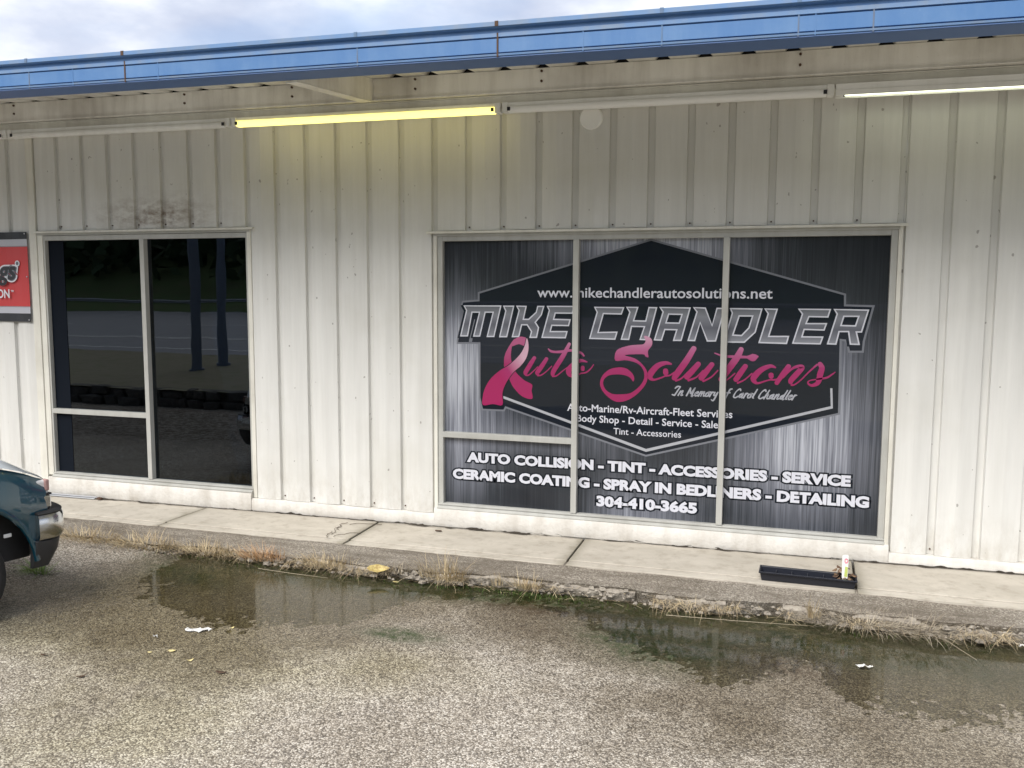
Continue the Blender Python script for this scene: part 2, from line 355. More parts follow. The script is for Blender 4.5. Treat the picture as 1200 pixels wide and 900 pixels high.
def pinkhl():
    m = gloss('pink_ribbon_highlight_print', (.4, .1, .2)); nt = m.node_tree
    g = N(nt, 'ShaderNodeNewGeometry'); sx = N(nt, 'ShaderNodeSeparateXYZ'); nt.links.new(g.outputs['Position'], sx.inputs[0])
    f = math_(nt, 'ADD', math_(nt, 'MULTIPLY', math_(nt, 'SUBTRACT', sx.outputs[0], 4.50), 3.0), math_(nt, 'MULTIPLY', math_(nt, 'SUBTRACT', sx.outputs[2], 1.50), 2.2), clamp=True)
    nt.links.new(ramp(nt, f, [(0, (.36, .018, .11)), (.35, (.36, .03, .14)), (1, (.62, .38, .48))]).outputs[0], P(m).inputs['Base Color']); return m
M_pinkh = pinkhl()

TRACE = {"LET":[[[[4.2033,2.0546],[4.5454,2.0575],[4.4824,1.7895],[4.4126,1.7881],[4.4658,1.9948],[4.4038,1.9941],[4.3549,1.7907],[4.2902,1.7894],[4.3433,1.9935],[4.2855,1.9928],[4.2446,1.7904],[4.1715,1.789],[4.2275,2.0122]],None],[[[4.5577,2.0559],[4.6593,2.0567],[4.5964,1.7899],[4.5234,1.7885],[4.5786,2.0113]],None],[[[4.6733,2.0569],[4.7684,2.0559],[4.7439,1.9481],[4.783,1.9486],[4.8456,2.0053],[4.8591,2.0567],[4.9207,2.0573],[4.8984,1.9793],[4.8481,1.9193],[4.8761,1.8771],[4.8583,1.7896],[4.7905,1.7883],[4.8051,1.8403],[4.7694,1.8932],[4.7274,1.8926],[4.7027,1.7937],[4.636,1.7907],[4.696,2.017]],None],[[[4.939,2.0574],[5.1794,2.0595],[5.1622,1.9938],[5.0172,1.9939],[5.0058,1.9515],[5.1464,1.9499],[5.1317,1.8918],[4.989,1.8922],[4.9775,1.8495],[5.1213,1.852],[5.1057,1.791],[4.8952,1.7904],[4.9577,2.0197]],None],[[[5.3387,2.0532],[5.5893,2.0526],[5.5686,1.992],[5.4217,1.9942],[5.3817,1.849],[5.5383,1.8547],[5.5196,1.7876],[5.3009,1.7901],[5.3614,2.0092]],None],[[[5.602,2.0556],[5.7038,2.0556],[5.6716,1.9485],[5.7604,1.9478],[5.7844,2.0563],[5.8549,2.055],[5.7898,1.7882],[5.7147,1.7896],[5.7488,1.8933],[5.654,1.8938],[5.6333,1.7879],[5.5622,1.7885],[5.6293,2.0121]],None],[[[5.8693,2.0571],[6.1186,2.0556],[6.0522,1.7888],[5.9826,1.7873],[6.0065,1.8725],[5.9213,1.8729],[5.8963,1.7875],[5.8305,1.789],[5.8961,2.017]],[[5.9493,1.9955],[6.0445,1.9947],[6.0269,1.9352],[5.9315,1.9357]]],[[[6.1345,2.0576],[6.2338,2.0566],[6.2858,1.9218],[6.3165,2.0546],[6.3838,2.0552],[6.32,1.7895],[6.2492,1.7881],[6.1941,1.93],[6.1582,1.789],[6.0968,1.7897],[6.1618,2.0199]],None],[[[6.4157,2.0534],[6.6647,2.0528],[6.6182,1.8655],[6.537,1.7844],[6.3737,1.7829],[6.4334,2.0148]],[[6.4942,1.9877],[6.5856,1.9888],[6.5623,1.9043],[6.511,1.8457],[6.4528,1.8476]]],[[[6.6752,2.0529],[6.7783,2.0519],[6.7219,1.8427],[6.868,1.8455],[6.8534,1.7813],[6.6399,1.7846],[6.7021,2.0119]],None],[[[6.9232,2.0534],[7.1623,2.0538],[7.1449,1.988],[7.0089,1.9892],[6.9921,1.9452],[7.1391,1.9474],[7.1213,1.889],[6.9783,1.8915],[6.9661,1.8444],[7.1165,1.8453],[7.0978,1.7837],[6.8889,1.785],[6.9525,2.0128]],None],[[[7.1787,2.0539],[7.4304,2.0517],[7.3869,1.8792],[7.3529,1.8786],[7.3765,1.7859],[7.3045,1.7863],[7.288,1.8803],[7.2292,1.8793],[7.2103,1.7842],[7.1408,1.7856],[7.2011,2.0157]],[[7.2581,1.9943],[7.3525,1.9955],[7.3353,1.934],[7.2424,1.9345]]]],"HEX":[[5.7937,2.5807],[7.2486,2.1567],[7.2519,2.0738],[7.4489,2.0693],[7.3945,1.8138],[7.3915,1.7433],[7.3076,1.7413],[7.2861,1.8244],[7.2315,1.8298],[7.2419,1.2649],[5.7871,0.8553],[4.5804,1.2031],[4.5652,1.1731],[4.3804,1.1723],[4.3571,1.2673],[4.3569,1.7434],[4.1548,1.7392],[4.1548,1.7538],[4.2021,1.9519],[4.2255,1.9958],[4.1945,2.0609],[4.2023,2.0791],[4.3491,2.091],[4.3491,2.1558]],"VEE":[[4.5649,1.2683],[5.7866,0.88],[7.2038,1.2992],[7.1948,1.4526]],"NOTCH":[[4.3019,1.9386],[4.3202,1.9316],[4.2805,1.7445],[4.2514,1.7439]],"RIB":[[[4.6618,1.7796],[4.6183,1.7217],[4.5786,1.6445],[4.5692,1.5754],[4.575,1.5258],[4.6194,1.4313],[4.6517,1.3711],[4.7158,1.3044],[4.7796,1.2763],[4.823,1.2819],[4.8147,1.3465],[4.8183,1.3962],[4.7549,1.4283],[4.6991,1.4722],[4.667,1.5094],[4.6404,1.5698],[4.6306,1.6305],[4.6383,1.7069],[4.654,1.7453]],[[4.6468,1.7565],[4.6816,1.7875],[4.7212,1.7981],[4.7701,1.7855],[4.7703,1.7553],[4.7532,1.7209],[4.6977,1.7348],[4.6382,1.7145]],[[4.7686,1.7855],[4.783,1.748],[4.7834,1.6799],[4.7617,1.6112],[4.7146,1.549],[4.6591,1.5015],[4.6114,1.4387],[4.5755,1.376],[4.5556,1.3059],[4.5558,1.2132],[4.4708,1.2173],[4.381,1.2057],[4.381,1.2836],[4.4013,1.3542],[4.4501,1.4333],[4.5308,1.5052],[4.6109,1.5536],[4.6745,1.6088],[4.7219,1.6633],[4.7532,1.7247]]],"BIGS":[[5.752,1.8209],[5.7841,1.8197],[5.8165,1.7947],[5.8175,1.7491],[5.7864,1.7025],[5.792,1.6522],[5.7643,1.6607],[5.7456,1.6758],[5.5978,1.6656],[5.6817,1.6401],[5.7473,1.5912],[5.7853,1.5278],[5.7822,1.4539],[5.7329,1.378],[5.6599,1.3147],[5.5857,1.2837],[5.5198,1.2856],[5.453,1.3299],[5.4095,1.3846],[5.3992,1.4406],[5.422,1.4977],[5.478,1.5461],[5.5528,1.5642],[5.6183,1.555],[5.6655,1.5148],[5.6801,1.4782],[5.6713,1.4519],[5.6475,1.4817],[5.6006,1.5016],[5.535,1.506],[5.4694,1.4945],[5.4321,1.4605],[5.4251,1.4228],[5.4475,1.3767],[5.5,1.3458],[5.5659,1.3437],[5.6498,1.3563],[5.7139,1.4051],[5.7544,1.4622],[5.7596,1.527],[5.729,1.5814],[5.673,1.6122],[5.5985,1.624],[5.5238,1.6173],[5.521,1.6776],[5.5503,1.7154],[5.6336,1.7431],[5.6981,1.751],[5.7486,1.7567],[5.7664,1.7846]],"STR":[[[4.8387,1.6247,0.0302],[4.8016,1.5658,0.0382],[4.7642,1.5053,0.0383],[4.7589,1.4867,0.0318]],[[4.761,1.4755,0.0159],[4.7884,1.4764,0.0119],[4.8327,1.514,0.0092],[4.8665,1.548,0.0092]],[[4.9439,1.619,0.0301],[4.9072,1.5623,0.0381],[4.8668,1.5052,0.0382],[4.8635,1.4887,0.0317]],[[4.867,1.4756,0.0158],[4.8976,1.4799,0.0119],[4.9415,1.5108,0.0092],[4.9883,1.5581,0.0092]],[[5.137,1.7472,0.0259],[5.088,1.6521,0.039],[5.0088,1.526,0.0406],[4.9957,1.4863,0.0327]],[[4.9958,1.4732,0.0157],[5.0295,1.4776,0.0118],[5.0761,1.515,0.0091],[5.1291,1.5557,0.0091]],[[4.9567,1.701,0.0092],[4.9805,1.682,0.0196],[5.0209,1.6764,0.0195],[5.0811,1.6811,0.0233],[5.1542,1.6926,0.0194],[5.2338,1.6752,0.0181],[5.2604,1.65,0.0142]],[[5.2874,1.6004,0.0103],[5.2346,1.6106,0.0285],[5.182,1.5832,0.0389],[5.136,1.5299,0.0488],[5.1431,1.491,0.0364],[5.1832,1.4761,0.0156],[5.2293,1.5003,0.0104]],[[5.2517,1.5561,0.0324],[5.252,1.5367,0.0324]],[[5.2293,1.5035,0.0103],[5.2819,1.5149,0.0129],[5.3209,1.5484,0.0103],[5.3434,1.5813,0.0077]],[[5.975,1.6023,0.0146],[5.9296,1.6101,0.0311],[5.8665,1.5854,0.044],[5.8174,1.5288,0.0506],[5.809,1.4917,0.0415],[5.8369,1.4723,0.0184],[5.8959,1.49,0.0129],[5.9363,1.5096,0.0128]],[[5.9309,1.5507,0.0412],[5.9332,1.5279,0.0413]],[[5.9319,1.5067,0.0146],[5.968,1.5134,0.0128],[6.0035,1.5392,0.0109]],[[6.151,1.7339,0.0415],[6.0912,1.6283,0.0508],[6.0218,1.5261,0.0511],[6.0002,1.4888,0.0411]],[[6.0141,1.471,0.0164],[6.0587,1.4908,0.0128],[6.1111,1.5471,0.0109]],[[6.1896,1.6111,0.0407],[6.1378,1.548,0.0473],[6.0988,1.5012,0.0455]],[[6.1128,1.4771,0.0182],[6.1746,1.5037,0.0118],[6.2263,1.5597,0.0108]],[[6.2955,1.6114,0.0378],[6.2445,1.5422,0.047],[6.2121,1.4959,0.0435]],[[6.2286,1.4738,0.0163],[6.2895,1.5075,0.0117],[6.3407,1.5632,0.0107]],[[6.5143,1.7356,0.0383],[6.484,1.6698,0.0519],[6.4217,1.5758,0.0521],[6.3668,1.4898,0.0439]],[[6.3757,1.4648,0.0152],[6.4238,1.5002,0.011],[6.4714,1.5438,0.0101]],[[6.3118,1.6989,0.0084],[6.378,1.6771,0.0168],[6.4188,1.6748,0.0201],[6.4919,1.6742,0.0218],[6.5646,1.6735,0.0199]],[[6.5646,1.6735,0.0249],[6.6008,1.6712,0.0582],[6.6246,1.6776,0.0415],[6.6389,1.6805,0.0166]],[[6.5506,1.6048,0.0376],[6.512,1.545,0.0435],[6.4794,1.4936,0.0403]],[[6.494,1.4689,0.0151],[6.5458,1.4959,0.0109],[6.6006,1.5478,0.01]],[[6.7743,1.5989,0.0132],[6.7344,1.6085,0.0282],[6.6717,1.5792,0.0415],[6.6252,1.5319,0.0483],[6.6142,1.4982,0.0418],[6.6431,1.4725,0.0184],[6.7064,1.493,0.0117],[6.7536,1.5071,0.0117]],[[6.7429,1.5441,0.0382],[6.7451,1.5259,0.0365]],[[6.7379,1.5024,0.0117],[6.7696,1.5034,0.0132],[6.8009,1.5128,0.0133]],[[6.8723,1.6125,0.037],[6.8312,1.551,0.038],[6.7863,1.4775,0.0332]],[[6.8322,1.5221,0.0132],[6.8927,1.59,0.0164],[6.9387,1.612,0.0246],[6.9701,1.6047,0.0377],[6.933,1.5543,0.0428],[6.8956,1.5077,0.0412],[6.89,1.4869,0.033]],[[6.8969,1.4681,0.0165],[6.9203,1.4714,0.0115],[6.9658,1.5101,0.0099],[7.018,1.5693,0.0115],[7.0775,1.6299,0.0147]],[[7.0964,1.6386,0.0326],[7.1131,1.6049,0.0408],[7.1032,1.5597,0.0441],[7.0957,1.5145,0.0409],[7.083,1.4854,0.0327],[7.0449,1.4693,0.0213],[7.0172,1.4855,0.0131],[7.0281,1.5056,0.0098],[7.0817,1.5181,0.0098],[7.1503,1.5326,0.0146],[7.1876,1.5583,0.0114],[7.2097,1.5769,0.0065]]],"TXT":[["www.mikechandlerautosolutions.net",[4.8604,2.1272],[6.7329,2.1312],0.0888],["Auto-Marine/Rv-Aircraft-Fleet Services",[5.1258,1.1906],[6.4606,1.1888],0.063],["Body Shop - Detail - Service - Sales",[5.207,1.0976],[6.384,1.1102],0.0609],["Tint - Accessories",[5.5172,1.0099],[6.0654,1.0145],0.0553],["AUTO COLLISION - TINT - ACCESSORIES - SERVICE",[4.2449,0.7106],[7.347,0.7039],0.0789],["CERAMIC COATING - SPRAY IN BEDLINERS - DETAILING",[4.1096,0.5508],[7.484,0.5549],0.0834],["304-410-3665",[5.3903,0.4026],[6.1988,0.4091],0.0832],["In Memory of Carol Chandler",[5.9898,1.3498],[6.9292,1.3536],0.0722]]}

# ================================================================ SETTING: ground
def smooth_between(a, b, t): t = np.clip((t-a)/(b-a), 0, 1); return t*t*(3-2*t)
PUD = [(-20, -1.0), (1.2, -1.15), (1.9, -1.6), (2.32, -2.1), (3.17, -2.45), (3.69, -2.5), (4.16, -2.25), (4.38, -1.75), (4.84, -1.37), (5.37, -1.49), (5.79, -1.8), (6.18, -2.25), (6.57, -2.35), (7.05, -2.02), (7.26, -2.42), (7.66, -2.5), (8.05, -2.5), (9, -2.4), (12, -2.4), (30, -2.4)]
def pud_edge(x): return np.interp(x, [p[0] for p in PUD], [p[1] for p in PUD])
def lot_height(x, y):
    yb = pud_edge(x)-.22 + (fbm(x*1.3, y*1.3)-.5)*.6
    h = np.clip((yb-y)*.018, -.020, .03) + (fbm(x*2.6+5, y*2.6)-.5)*.007 + (fbm(x*11, y*11, 3)-.5)*.005 + (vnoise(x*38, y*38)-.5)*.007
    left = smooth_between(2.6, .6, x)*smooth_between(-2.2, -1.1, y)*.05       # the lot is banked up towards the left end of the kerb
    return h+left+.004
WATER_Z = -.004
def gauss(x, y, cx, cy, rx, ry, a=0):
    dx, dy = x-cx, y-cy; c, s = math.cos(a), math.sin(a); u = (dx*c+dy*s)/rx; v = (-dx*s+dy*c)/ry
    return np.exp(-(u*u+v*v))
def build_lot():
    xs = np.concatenate([np.linspace(-40, -1.05, 60), np.arange(-1, 10.5, .024), np.linspace(10.6, 50, 50)])
    ys = np.concatenate([np.arange(-.97, -4.6, -.024), np.linspace(-4.65, -6.45, 20)])
    X, Y = np.meshgrid(xs, ys, indexing='ij'); Z = lot_height(X, Y)
    nx, ny = X.shape
    v = np.stack([X, Y, Z], -1).reshape(-1, 3)
    i = np.arange(nx-1)[:, None]*ny+np.arange(ny-1)[None, :]
    f = np.stack([i, i+1, i+ny+1, i+ny], -1).reshape(-1, 4)[:, ::-1]
    me = bpy.data.meshes.new('parking_lot'); me.from_pydata(v.tolist(), [], f.tolist()); me.materials.append(M_lot)
    me.polygons.foreach_set('use_smooth', [True]*len(me.polygons))
    x, y, z = v.T
    n1 = fbm(x*1.7+9, y*1.7+3); n2 = fbm(x*4+1, y*4)
    wet = smooth_between(.024, -.004, z + (n2-.5)*.016)*.85
    wet = np.clip(wet + (.65*gauss(x, y, 3.0, -2.35, 1.4, .45) + .6*gauss(x, y, 5.3, -1.6, .9, .3) + .5*gauss(x, y, 7.2, -2.7, 1.2, .35))*(.3+1.2*n1), 0, .95)
    algae = (1.3*gauss(x, y, 6.15, -1.75, .42, .30, -.3) + 1.1*gauss(x, y, 4.62, -2.12, .26, .10) + .9*gauss(x, y, 2.45, -1.45, .45, .2, -.3)
             + .9*gauss(x, y, 3.9, -1.3, .9, .15) + 1.2*smooth_between(-1.42, -1.12, y)*smooth_between(2.0, 3.2, x) + .9*gauss(x, y, 7.0, -1.45, .8, .22) + .55*gauss(x, y, 8.0, -1.5, .6, .25))
    algae = np.clip(algae*(.5+1.3*n2), 0, 1)
    brown = np.clip((1.1*gauss(x, y, 5.2, -1.35, .45, .16) + 1.1*gauss(x, y, 6.05, -1.3, .4, .12) + .8*gauss(x, y, 6.9, -1.8, .5, .25) + .5*gauss(x, y, 5.55, -1.75, .35, .2))*(.3+1.2*n1) + 3*gauss(x, y, -3.0, -4.7, 4.0, 1.2), 0, 1)
    olive = np.clip((1.1*gauss(x, y, 2.5, -1.75, .9, .35, .55) + 1.1*gauss(x, y, 2.6, -2.6, 1.1, .45, .45) + .9*gauss(x, y, 3.8, -2.9, .9, .5, .2) + .8*gauss(x, y, 3.7, -3.7, .8, .5) + .5*gauss(x, y, 5.0, -2.6, .6, .3))*(.3+1.5*n1), 0, 1)
    silt = np.clip(smooth_between(WATER_Z-.002, WATER_Z-.022, z)*(.3+.9*n1)*.8, 0, .8)
    for nme, a in (('wet', wet), ('algae', algae), ('brown', brown), ('olive', olive), ('silt', silt)):
        at = me.attributes.new(nme, 'FLOAT', 'POINT'); at.data.foreach_set('value', a.astype(np.float32))
    o = bpy.data.objects.new('parking_lot', me); COL.objects.link(o); tag(o, kind='structure')
build_lot()
def sheet(name, x0, x1, y0, y1, z0, z1, m, nx=2, ny=2, zf=None):
    b = MB(); FLATN.add(name)
    vs_ = []; fs = []
    for i in range(nx):
        for j in range(ny):
            x = x0+(x1-x0)*i/(nx-1); y = y0+(y1-y0)*j/(ny-1); z = z0+(z1-z0)*j/(ny-1)
            if zf: z += zf(x, y)
            vs_.append((x, y, z))
    for i in range(nx-1):
        for j in range(ny-1): fs.append((i*ny+j, (i+1)*ny+j, (i+1)*ny+j+1, i*ny+j+1))
    return tag(b.add(vs_, fs).build(name, m, smooth=True), kind='structure')
sheet('puddle', 1.0, 12.5, -3.6, -.99, WATER_Z, WATER_Z, M_water)
sheet('ground', -600, 600, -700, 600, -.35, -.35, M_grass)
sheet('grass_bank', -60, 60, -6.42, -14, .34, .38, M_grass, 120, 16, lambda x, y: float((fbm(x*.7, y*.7)-.5)*.12) if y < -6.6 else 0)
sheet('road', -300, 300, -14, -36, .37, .9, M_road)
for yy, zz, kind in ((-15.2, .40, 0), (-18.6, .484, 1), (-18.9, .491, 1), (-25, .637, 2), (-34.6, .868, 0)):
    b = MB(); FLATN.add('road_marking')
    if kind < 2: b.add([(-200, yy, zz+.006), (200, yy, zz+.006), (200, yy-.14, zz+.010), (-200, yy-.14, zz+.010)], [(0, 3, 2, 1)])
    else:
        for k in range(-14, 14): b.add([(k*9, yy, zz+.006), (k*9+3, yy, zz+.006), (k*9+3, yy-.14, zz+.010), (k*9, yy-.14, zz+.010)], [(0, 3, 2, 1)])
    tag(b.build('road_marking', M_line), kind='structure')
sheet('hillside', -300, 300, -36, -160, .9, 46, M_verge, 60, 30, lambda x, y: float((fbm(x*.04, y*.04)-.5)*8) if y < -42 else 0)
# far wood on the hillside: leaf clumps, one mass
def wood():
    n = 60000
    x = RNG.uniform(-150, 110, n); d = RNG.uniform(0, 1, n)**1.3; y = -41-d*66
    base = (-(y)-36)/124*45+.6; crown = 4+7*vnoise(x*.11, y*.1)
    z = base+crown*RNG.random(n)+.5*0
    s = RNG.uniform(.35, .9, n)
    a = RNG.uniform(-1, 1, (n, 3)); a /= np.linalg.norm(a, axis=1)[:, None]; b = np.cross(a, RNG.uniform(-1, 1, (n, 3))); b /= np.linalg.norm(b, axis=1)[:, None]
    c = np.stack([x, y, z], -1)
    v = np.stack([c-a*s[:, None], c+b*s[:, None]*.7, c+a*s[:, None], c-b*s[:, None]*.7], 1).reshape(-1, 3)
    f = np.arange(4*n).reshape(-1, 4)
    me = bpy.data.meshes.new('distant_wood'); me.from_pydata(v.tolist(), [], f.tolist()); me.materials.append(M_leafy)
    o = bpy.data.objects.new('distant_wood', me); COL.objects.link(o)
    tag(o, 'dark wooded hillside across the road', 'wood', kind='stuff')
wood()
# guardrail across the road
gr = thing('guardrail', 'galvanised guardrail on the far side of the road', 'guardrail', (0, -37.5, .95))
prof = [(-37.5, 1.62), (-37.44, 1.56), (-37.5, 1.50), (-37.44, 1.44), (-37.5, 1.38), (-37.52, 1.38), (-37.52, 1.62)]
MB().prism_x(prof, -120, 120).build('rail', M_galv, gr)
for k in range(-20, 21): MB().box(k*5.7, k*5.7+.12, -37.66, -37.521, .8, 1.6).build('post', M_galv, gr)
# retaining stones along the bank
rw = thing('stone_retaining_wall', 'low dark rough stone retaining wall at the foot of the grass bank', 'wall', (0, -6.45, 0))
def rock(b, cx, cy, cz, sx, sy, sz, rng):
    bm = bmesh.new(); bmesh.ops.create_icosphere(bm, subdivisions=1, radius=1)
    vs_ = []
    for v in bm.verts:
        c = Vector([math.copysign(abs(t)**.45, t) for t in v.co]); k = rng.uniform(.82, 1.08)
        vs_.append((cx+c.x*sx*k, cy+c.y*sy*k, cz+c.z*sz*rng.uniform(.85, 1.05)))
    fs = [tuple(v.index for v in f.verts) for f in bm.faces]; bm.free(); b.add(vs_, fs)
rr = random.Random(3)
x = -13
while x < 9:
    wd = rr.uniform(.16, .6)
    b = MB(); rock(b, x+wd/2, -6.46+rr.uniform(-.05, .04), .10, wd/2*1.05, .12, rr.uniform(.09, .14), rr); b.build('stone', M_stone, rw)
    b = MB(); rock(b, x+wd/2+rr.uniform(0, .2), -6.48+rr.uniform(-.06, .02), .26+rr.uniform(-.03, .03), wd/2*rr.uniform(.7, 1.1), .12, rr.uniform(.07, .12), rr); b.build('stone', M_stone, rw)
    x += wd
MB().box(-60, 60, -6.75, -6.5, -.3, .335).build('rubble_core', M_stone, rw)
for lx, ly, lab in ((-5.8, -9.6, 'tall blue grey steel post in the grass bank, nearer the lot'), (-6.3, -11.3, 'tall blue grey steel post in the grass bank, nearer the road')):
    t = thing('sign_pole', lab, 'pole', (lx, ly, .3)); MB().tube([(lx, ly, .25), (lx, ly, 7.5)], .11, 14).build('shaft', M_pole, t, smooth=True)
    MB().tube([(lx, ly, .25), (lx, ly, .42)], .16, 14).build('base_collar', M_pole, t, smooth=True)

# ================================================================ sidewalk, apron, broken kerb
def slab_z(x): return .10+.0065*x
def front_y(x): return -.60-.012*(x-2)
joints = [(-3.6, -3.55), (-.25, -.2), (1.60, 1.62), (3.44, 3.42), (5.31, 5.30), (7.37, 7.39), (9.3, 9.35), (11.4, 11.5)]
sw = bpy.data.objects.new('sidewalk', None); COL.objects.link(sw); tag(sw, kind='structure')
for a, b_ in zip(joints[:-1], joints[1:]):
    g = .009; pts = [(a[0]+g, front_y(a[0])), (b_[0]-g, front_y(b_[0])), (b_[1]-g, .05), (a[1]+g, .05)]
    dz = random.uniform(-.004, .004)
    bm = MB(); bm.add([(x_, y_, -.1) for x_, y_ in pts]+[(x_, y_, slab_z(x_)+dz) for x_, y_ in pts], [(0, 3, 2, 1), (4, 5, 6, 7), (0, 1, 5, 4), (1, 2, 6, 5), (2, 3, 7, 6), (3, 0, 4, 7)])
    bm.build('paving_slab', M_slab, sw, bevel=.006)
    # the narrow formed nosing strip along the slab's front
    pts = [(a[0]+g, front_y(a[0])-.10), (b_[0]-g, front_y(b_[0])-.10), (b_[0]-g, front_y(b_[0])-.006), (a[0]+g, front_y(a[0])-.006)]
    bm = MB(); bm.add([(x_, y_, -.1) for x_, y_ in pts]+[(x_, y_, slab_z(x_)-.007+dz) for x_, y_ in pts], [(0, 3, 2, 1), (4, 5, 6, 7), (0, 1, 5, 4), (1, 2, 6, 5), (2, 3, 7, 6), (3, 0, 4, 7)])
    bm.build('slab_nosing', M_slab, sw, bevel=.004)
MB().box(-6, 12, -.72, .05, -.15, .085).build('slab_bedding', mat('joint_dirt', (.06, .05, .038), .95), sw)
def lip_y(x): return -1.06+(fbm(np.array([x*1.6]), np.array([2.2]))[0]-.5)*.16+(fbm(np.array([x*7.0]), np.array([7.2]), 3)[0]-.5)*.07
def build_apron():
    xs = np.arange(-6, 12, .04); ny = 12; vs_ = []; fs = []
    for i, x in enumerate(xs):
        yl = lip_y(x)
        for j in range(ny):
            t = j/(ny-1); y = -.66*(1-t)+yl*t
            z = slab_z(x)-.016-.030*t**1.5 + (fbm(np.array([x*5]), np.array([y*5]))[0]-.5)*.020
            vs_.append((x, y, float(z)))
        vs_.append((x, yl+.015+random.uniform(0, .03), .03)); vs_.append((x, yl+.05, -.08))
    m = ny+2
    for i in range(len(xs)-1):
        for j in range(m-1): fs.append((i*m+j, i*m+j+1, (i+1)*m+j+1, (i+1)*m+j))
    o = MB().add(vs_, fs).build('asphalt_apron', M_apron, smooth=True, angle=60); tag(o, kind='structure')
build_apron()
kb = thing('broken_kerb', 'crumbling concrete kerb edge between the sidewalk apron and the puddle', 'kerb', (5, -1.08, 0))
rr = random.Random(12); x = 1.6
while x < 9.5:
    wd = rr.uniform(.12, .5); yl = float(lip_y(x+wd/2)); gap = rr.random() < .25
    h = slab_z(x)-.058+rr.uniform(-.014, .006)
    if not gap:
        n = max(6, int(wd/.022)); b = MB(); base = []; dd = rr.uniform(.0, .05); dp = rr.uniform(.06, .12); tilt = rr.uniform(-.012, .012)
        top = []; bot = []
        for k in range(n+1):
            xx = x+wd*k/n; e = (fbm(np.array([xx*14]), np.array([3.3]))[0]-.5)*.05 - .012*((k == 0)+(k == n))
            bot.append((xx+rr.uniform(-.006, .006), yl-dd*.35-e)); top.append((xx, yl-dd*.55-e+rr.uniform(-.008, .008)))
        vs_ = []
        for k in range(n+1):
            t = k/n-.5; zt = h+tilt*t*2+float(fbm(np.array([(x+wd*k/n)*22]), np.array([9.1]))[0]-.5)*.03
            vs_ += [(top[k][0], yl+dp, zt+.002), (top[k][0], top[k][1]+.02, zt), (top[k][0], top[k][1], zt-.014), (bot[k][0], bot[k][1]-rr.uniform(-.01, .012), zt-.045+rr.uniform(-.01, .01)), (bot[k][0], bot[k][1]+.035, -.03), (bot[k][0], yl+dp, -.03)]
        fs = []
        for k in range(n):
            for j in range(6): fs.append((k*6+j, k*6+(j+1) % 6, (k+1)*6+(j+1) % 6, (k+1)*6+j))
        fs += [tuple(range(6)), tuple(n*6+j for j in range(5, -1, -1))]
        b.add(vs_, fs).build('concrete_chunk', M_chunk, kb, smooth=True, angle=50)
    x += wd+rr.uniform(-.01, .012)

def rubble():
    b = MB(); r_ = random.Random(21)
    for i in range(520):
        X = r_.uniform(1.2, 9.2); yl = float(lip_y(X)); sz = r_.choice([.004, .006, .008, .011, .016])*r_.uniform(.7, 1.2); t = r_.random()
        y = yl-.055*t+r_.uniform(-.012, .02); z = (slab_z(X)-.056)*(1-t)+.004*t+sz*.2
        bm_ = [(-1, -1, -.6), (1, -.8, -.7), (.9, 1, -.5), (-.8, .9, -.6), (-.5, -.6, .8), (.6, -.5, .6), (.5, .6, .9), (-.6, .5, .5)]
        a = r_.uniform(0, 6.28); c_, s_ = math.cos(a)*sz, math.sin(a)*sz
        b.add([(X+(p[0]*c_-p[1]*s_)*r_.uniform(.8, 1.2)*1.4, y+(p[0]*s_+p[1]*c_)*r_.uniform(.7, 1.1), z+p[2]*sz*r_.uniform(.6, 1.1)) for p in bm_],
              [(0, 3, 2, 1), (4, 5, 6, 7), (0, 1, 5, 4), (1, 2, 6, 5), (2, 3, 7, 6), (3, 0, 4, 7)])
    tag(b.build('kerb_rubble', M_chunk), 'crumbled bits of concrete along the broken kerb face', 'rubble', kind='stuff')
rubble()
# ================================================================ BUILDING
PITCH = .3048
shop = thing('auto_shop', 'long cream ribbed metal shop building with large windows and a blue gutter', 'building', (4, 0, .1))
def wall_pts(x0, x1):
    pts = []
    k0 = int(math.floor(x0/PITCH))-1; k1 = int(math.ceil(x1/PITCH))+1
    full = []
    for k in range(k0, k1+1):
        c = k*PITCH
        full += [(c-.031, 0), (c-.024, .030), (c+.023, .030), (c+.030, 0), (c+.1524, -.015)]
    xs = [p[0] for p in full]; ys = [p[1] for p in full]
    f = lambda x: float(np.interp(x, xs, ys))
    pts = [(x0, f(x0))]+[(x, y) for x, y in full if x0+.001 < x < x1-.001]+[(x1, f(x1))]
    return pts
def wall_panels(x0, x1, z0, z1):
    k = math.floor(x0/(3*PITCH)); 
    while k*3*PITCH+.03 < x1:
        a = max(x0, k*3*PITCH+.03); b_ = min(x1, (k+1)*3*PITCH+.03-.0006)
        if b_-a > .02:
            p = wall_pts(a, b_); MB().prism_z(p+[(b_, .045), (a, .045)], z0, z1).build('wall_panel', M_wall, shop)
        k += 1
TOPZ = 3.66
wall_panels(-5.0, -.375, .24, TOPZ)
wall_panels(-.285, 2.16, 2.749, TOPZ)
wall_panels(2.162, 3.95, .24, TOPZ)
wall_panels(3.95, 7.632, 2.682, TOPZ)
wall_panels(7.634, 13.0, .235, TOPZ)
MB().box(-.372, -.287, -.016, .05, .24, TOPZ-.002).build('corner_trim', M_trim, shop, bevel=.003)
MB().box(-.285, -.222, -.004, .06, .30, 2.744).build('jamb_trim', M_trim, shop, bevel=.003)
MB().box(2.118, 2.160, -.006, .06, .24, 2.744).build('jamb_trim', M_trim, shop, bevel=.003)
MB().box(3.952, 3.984, -.010, .06, .24, 2.672).build('jamb_trim', M_trim, shop, bevel=.003)
MB().box(7.603, 7.632, -.010, .06, .24, 2.672).build('jamb_trim', M_trim, shop, bevel=.003)
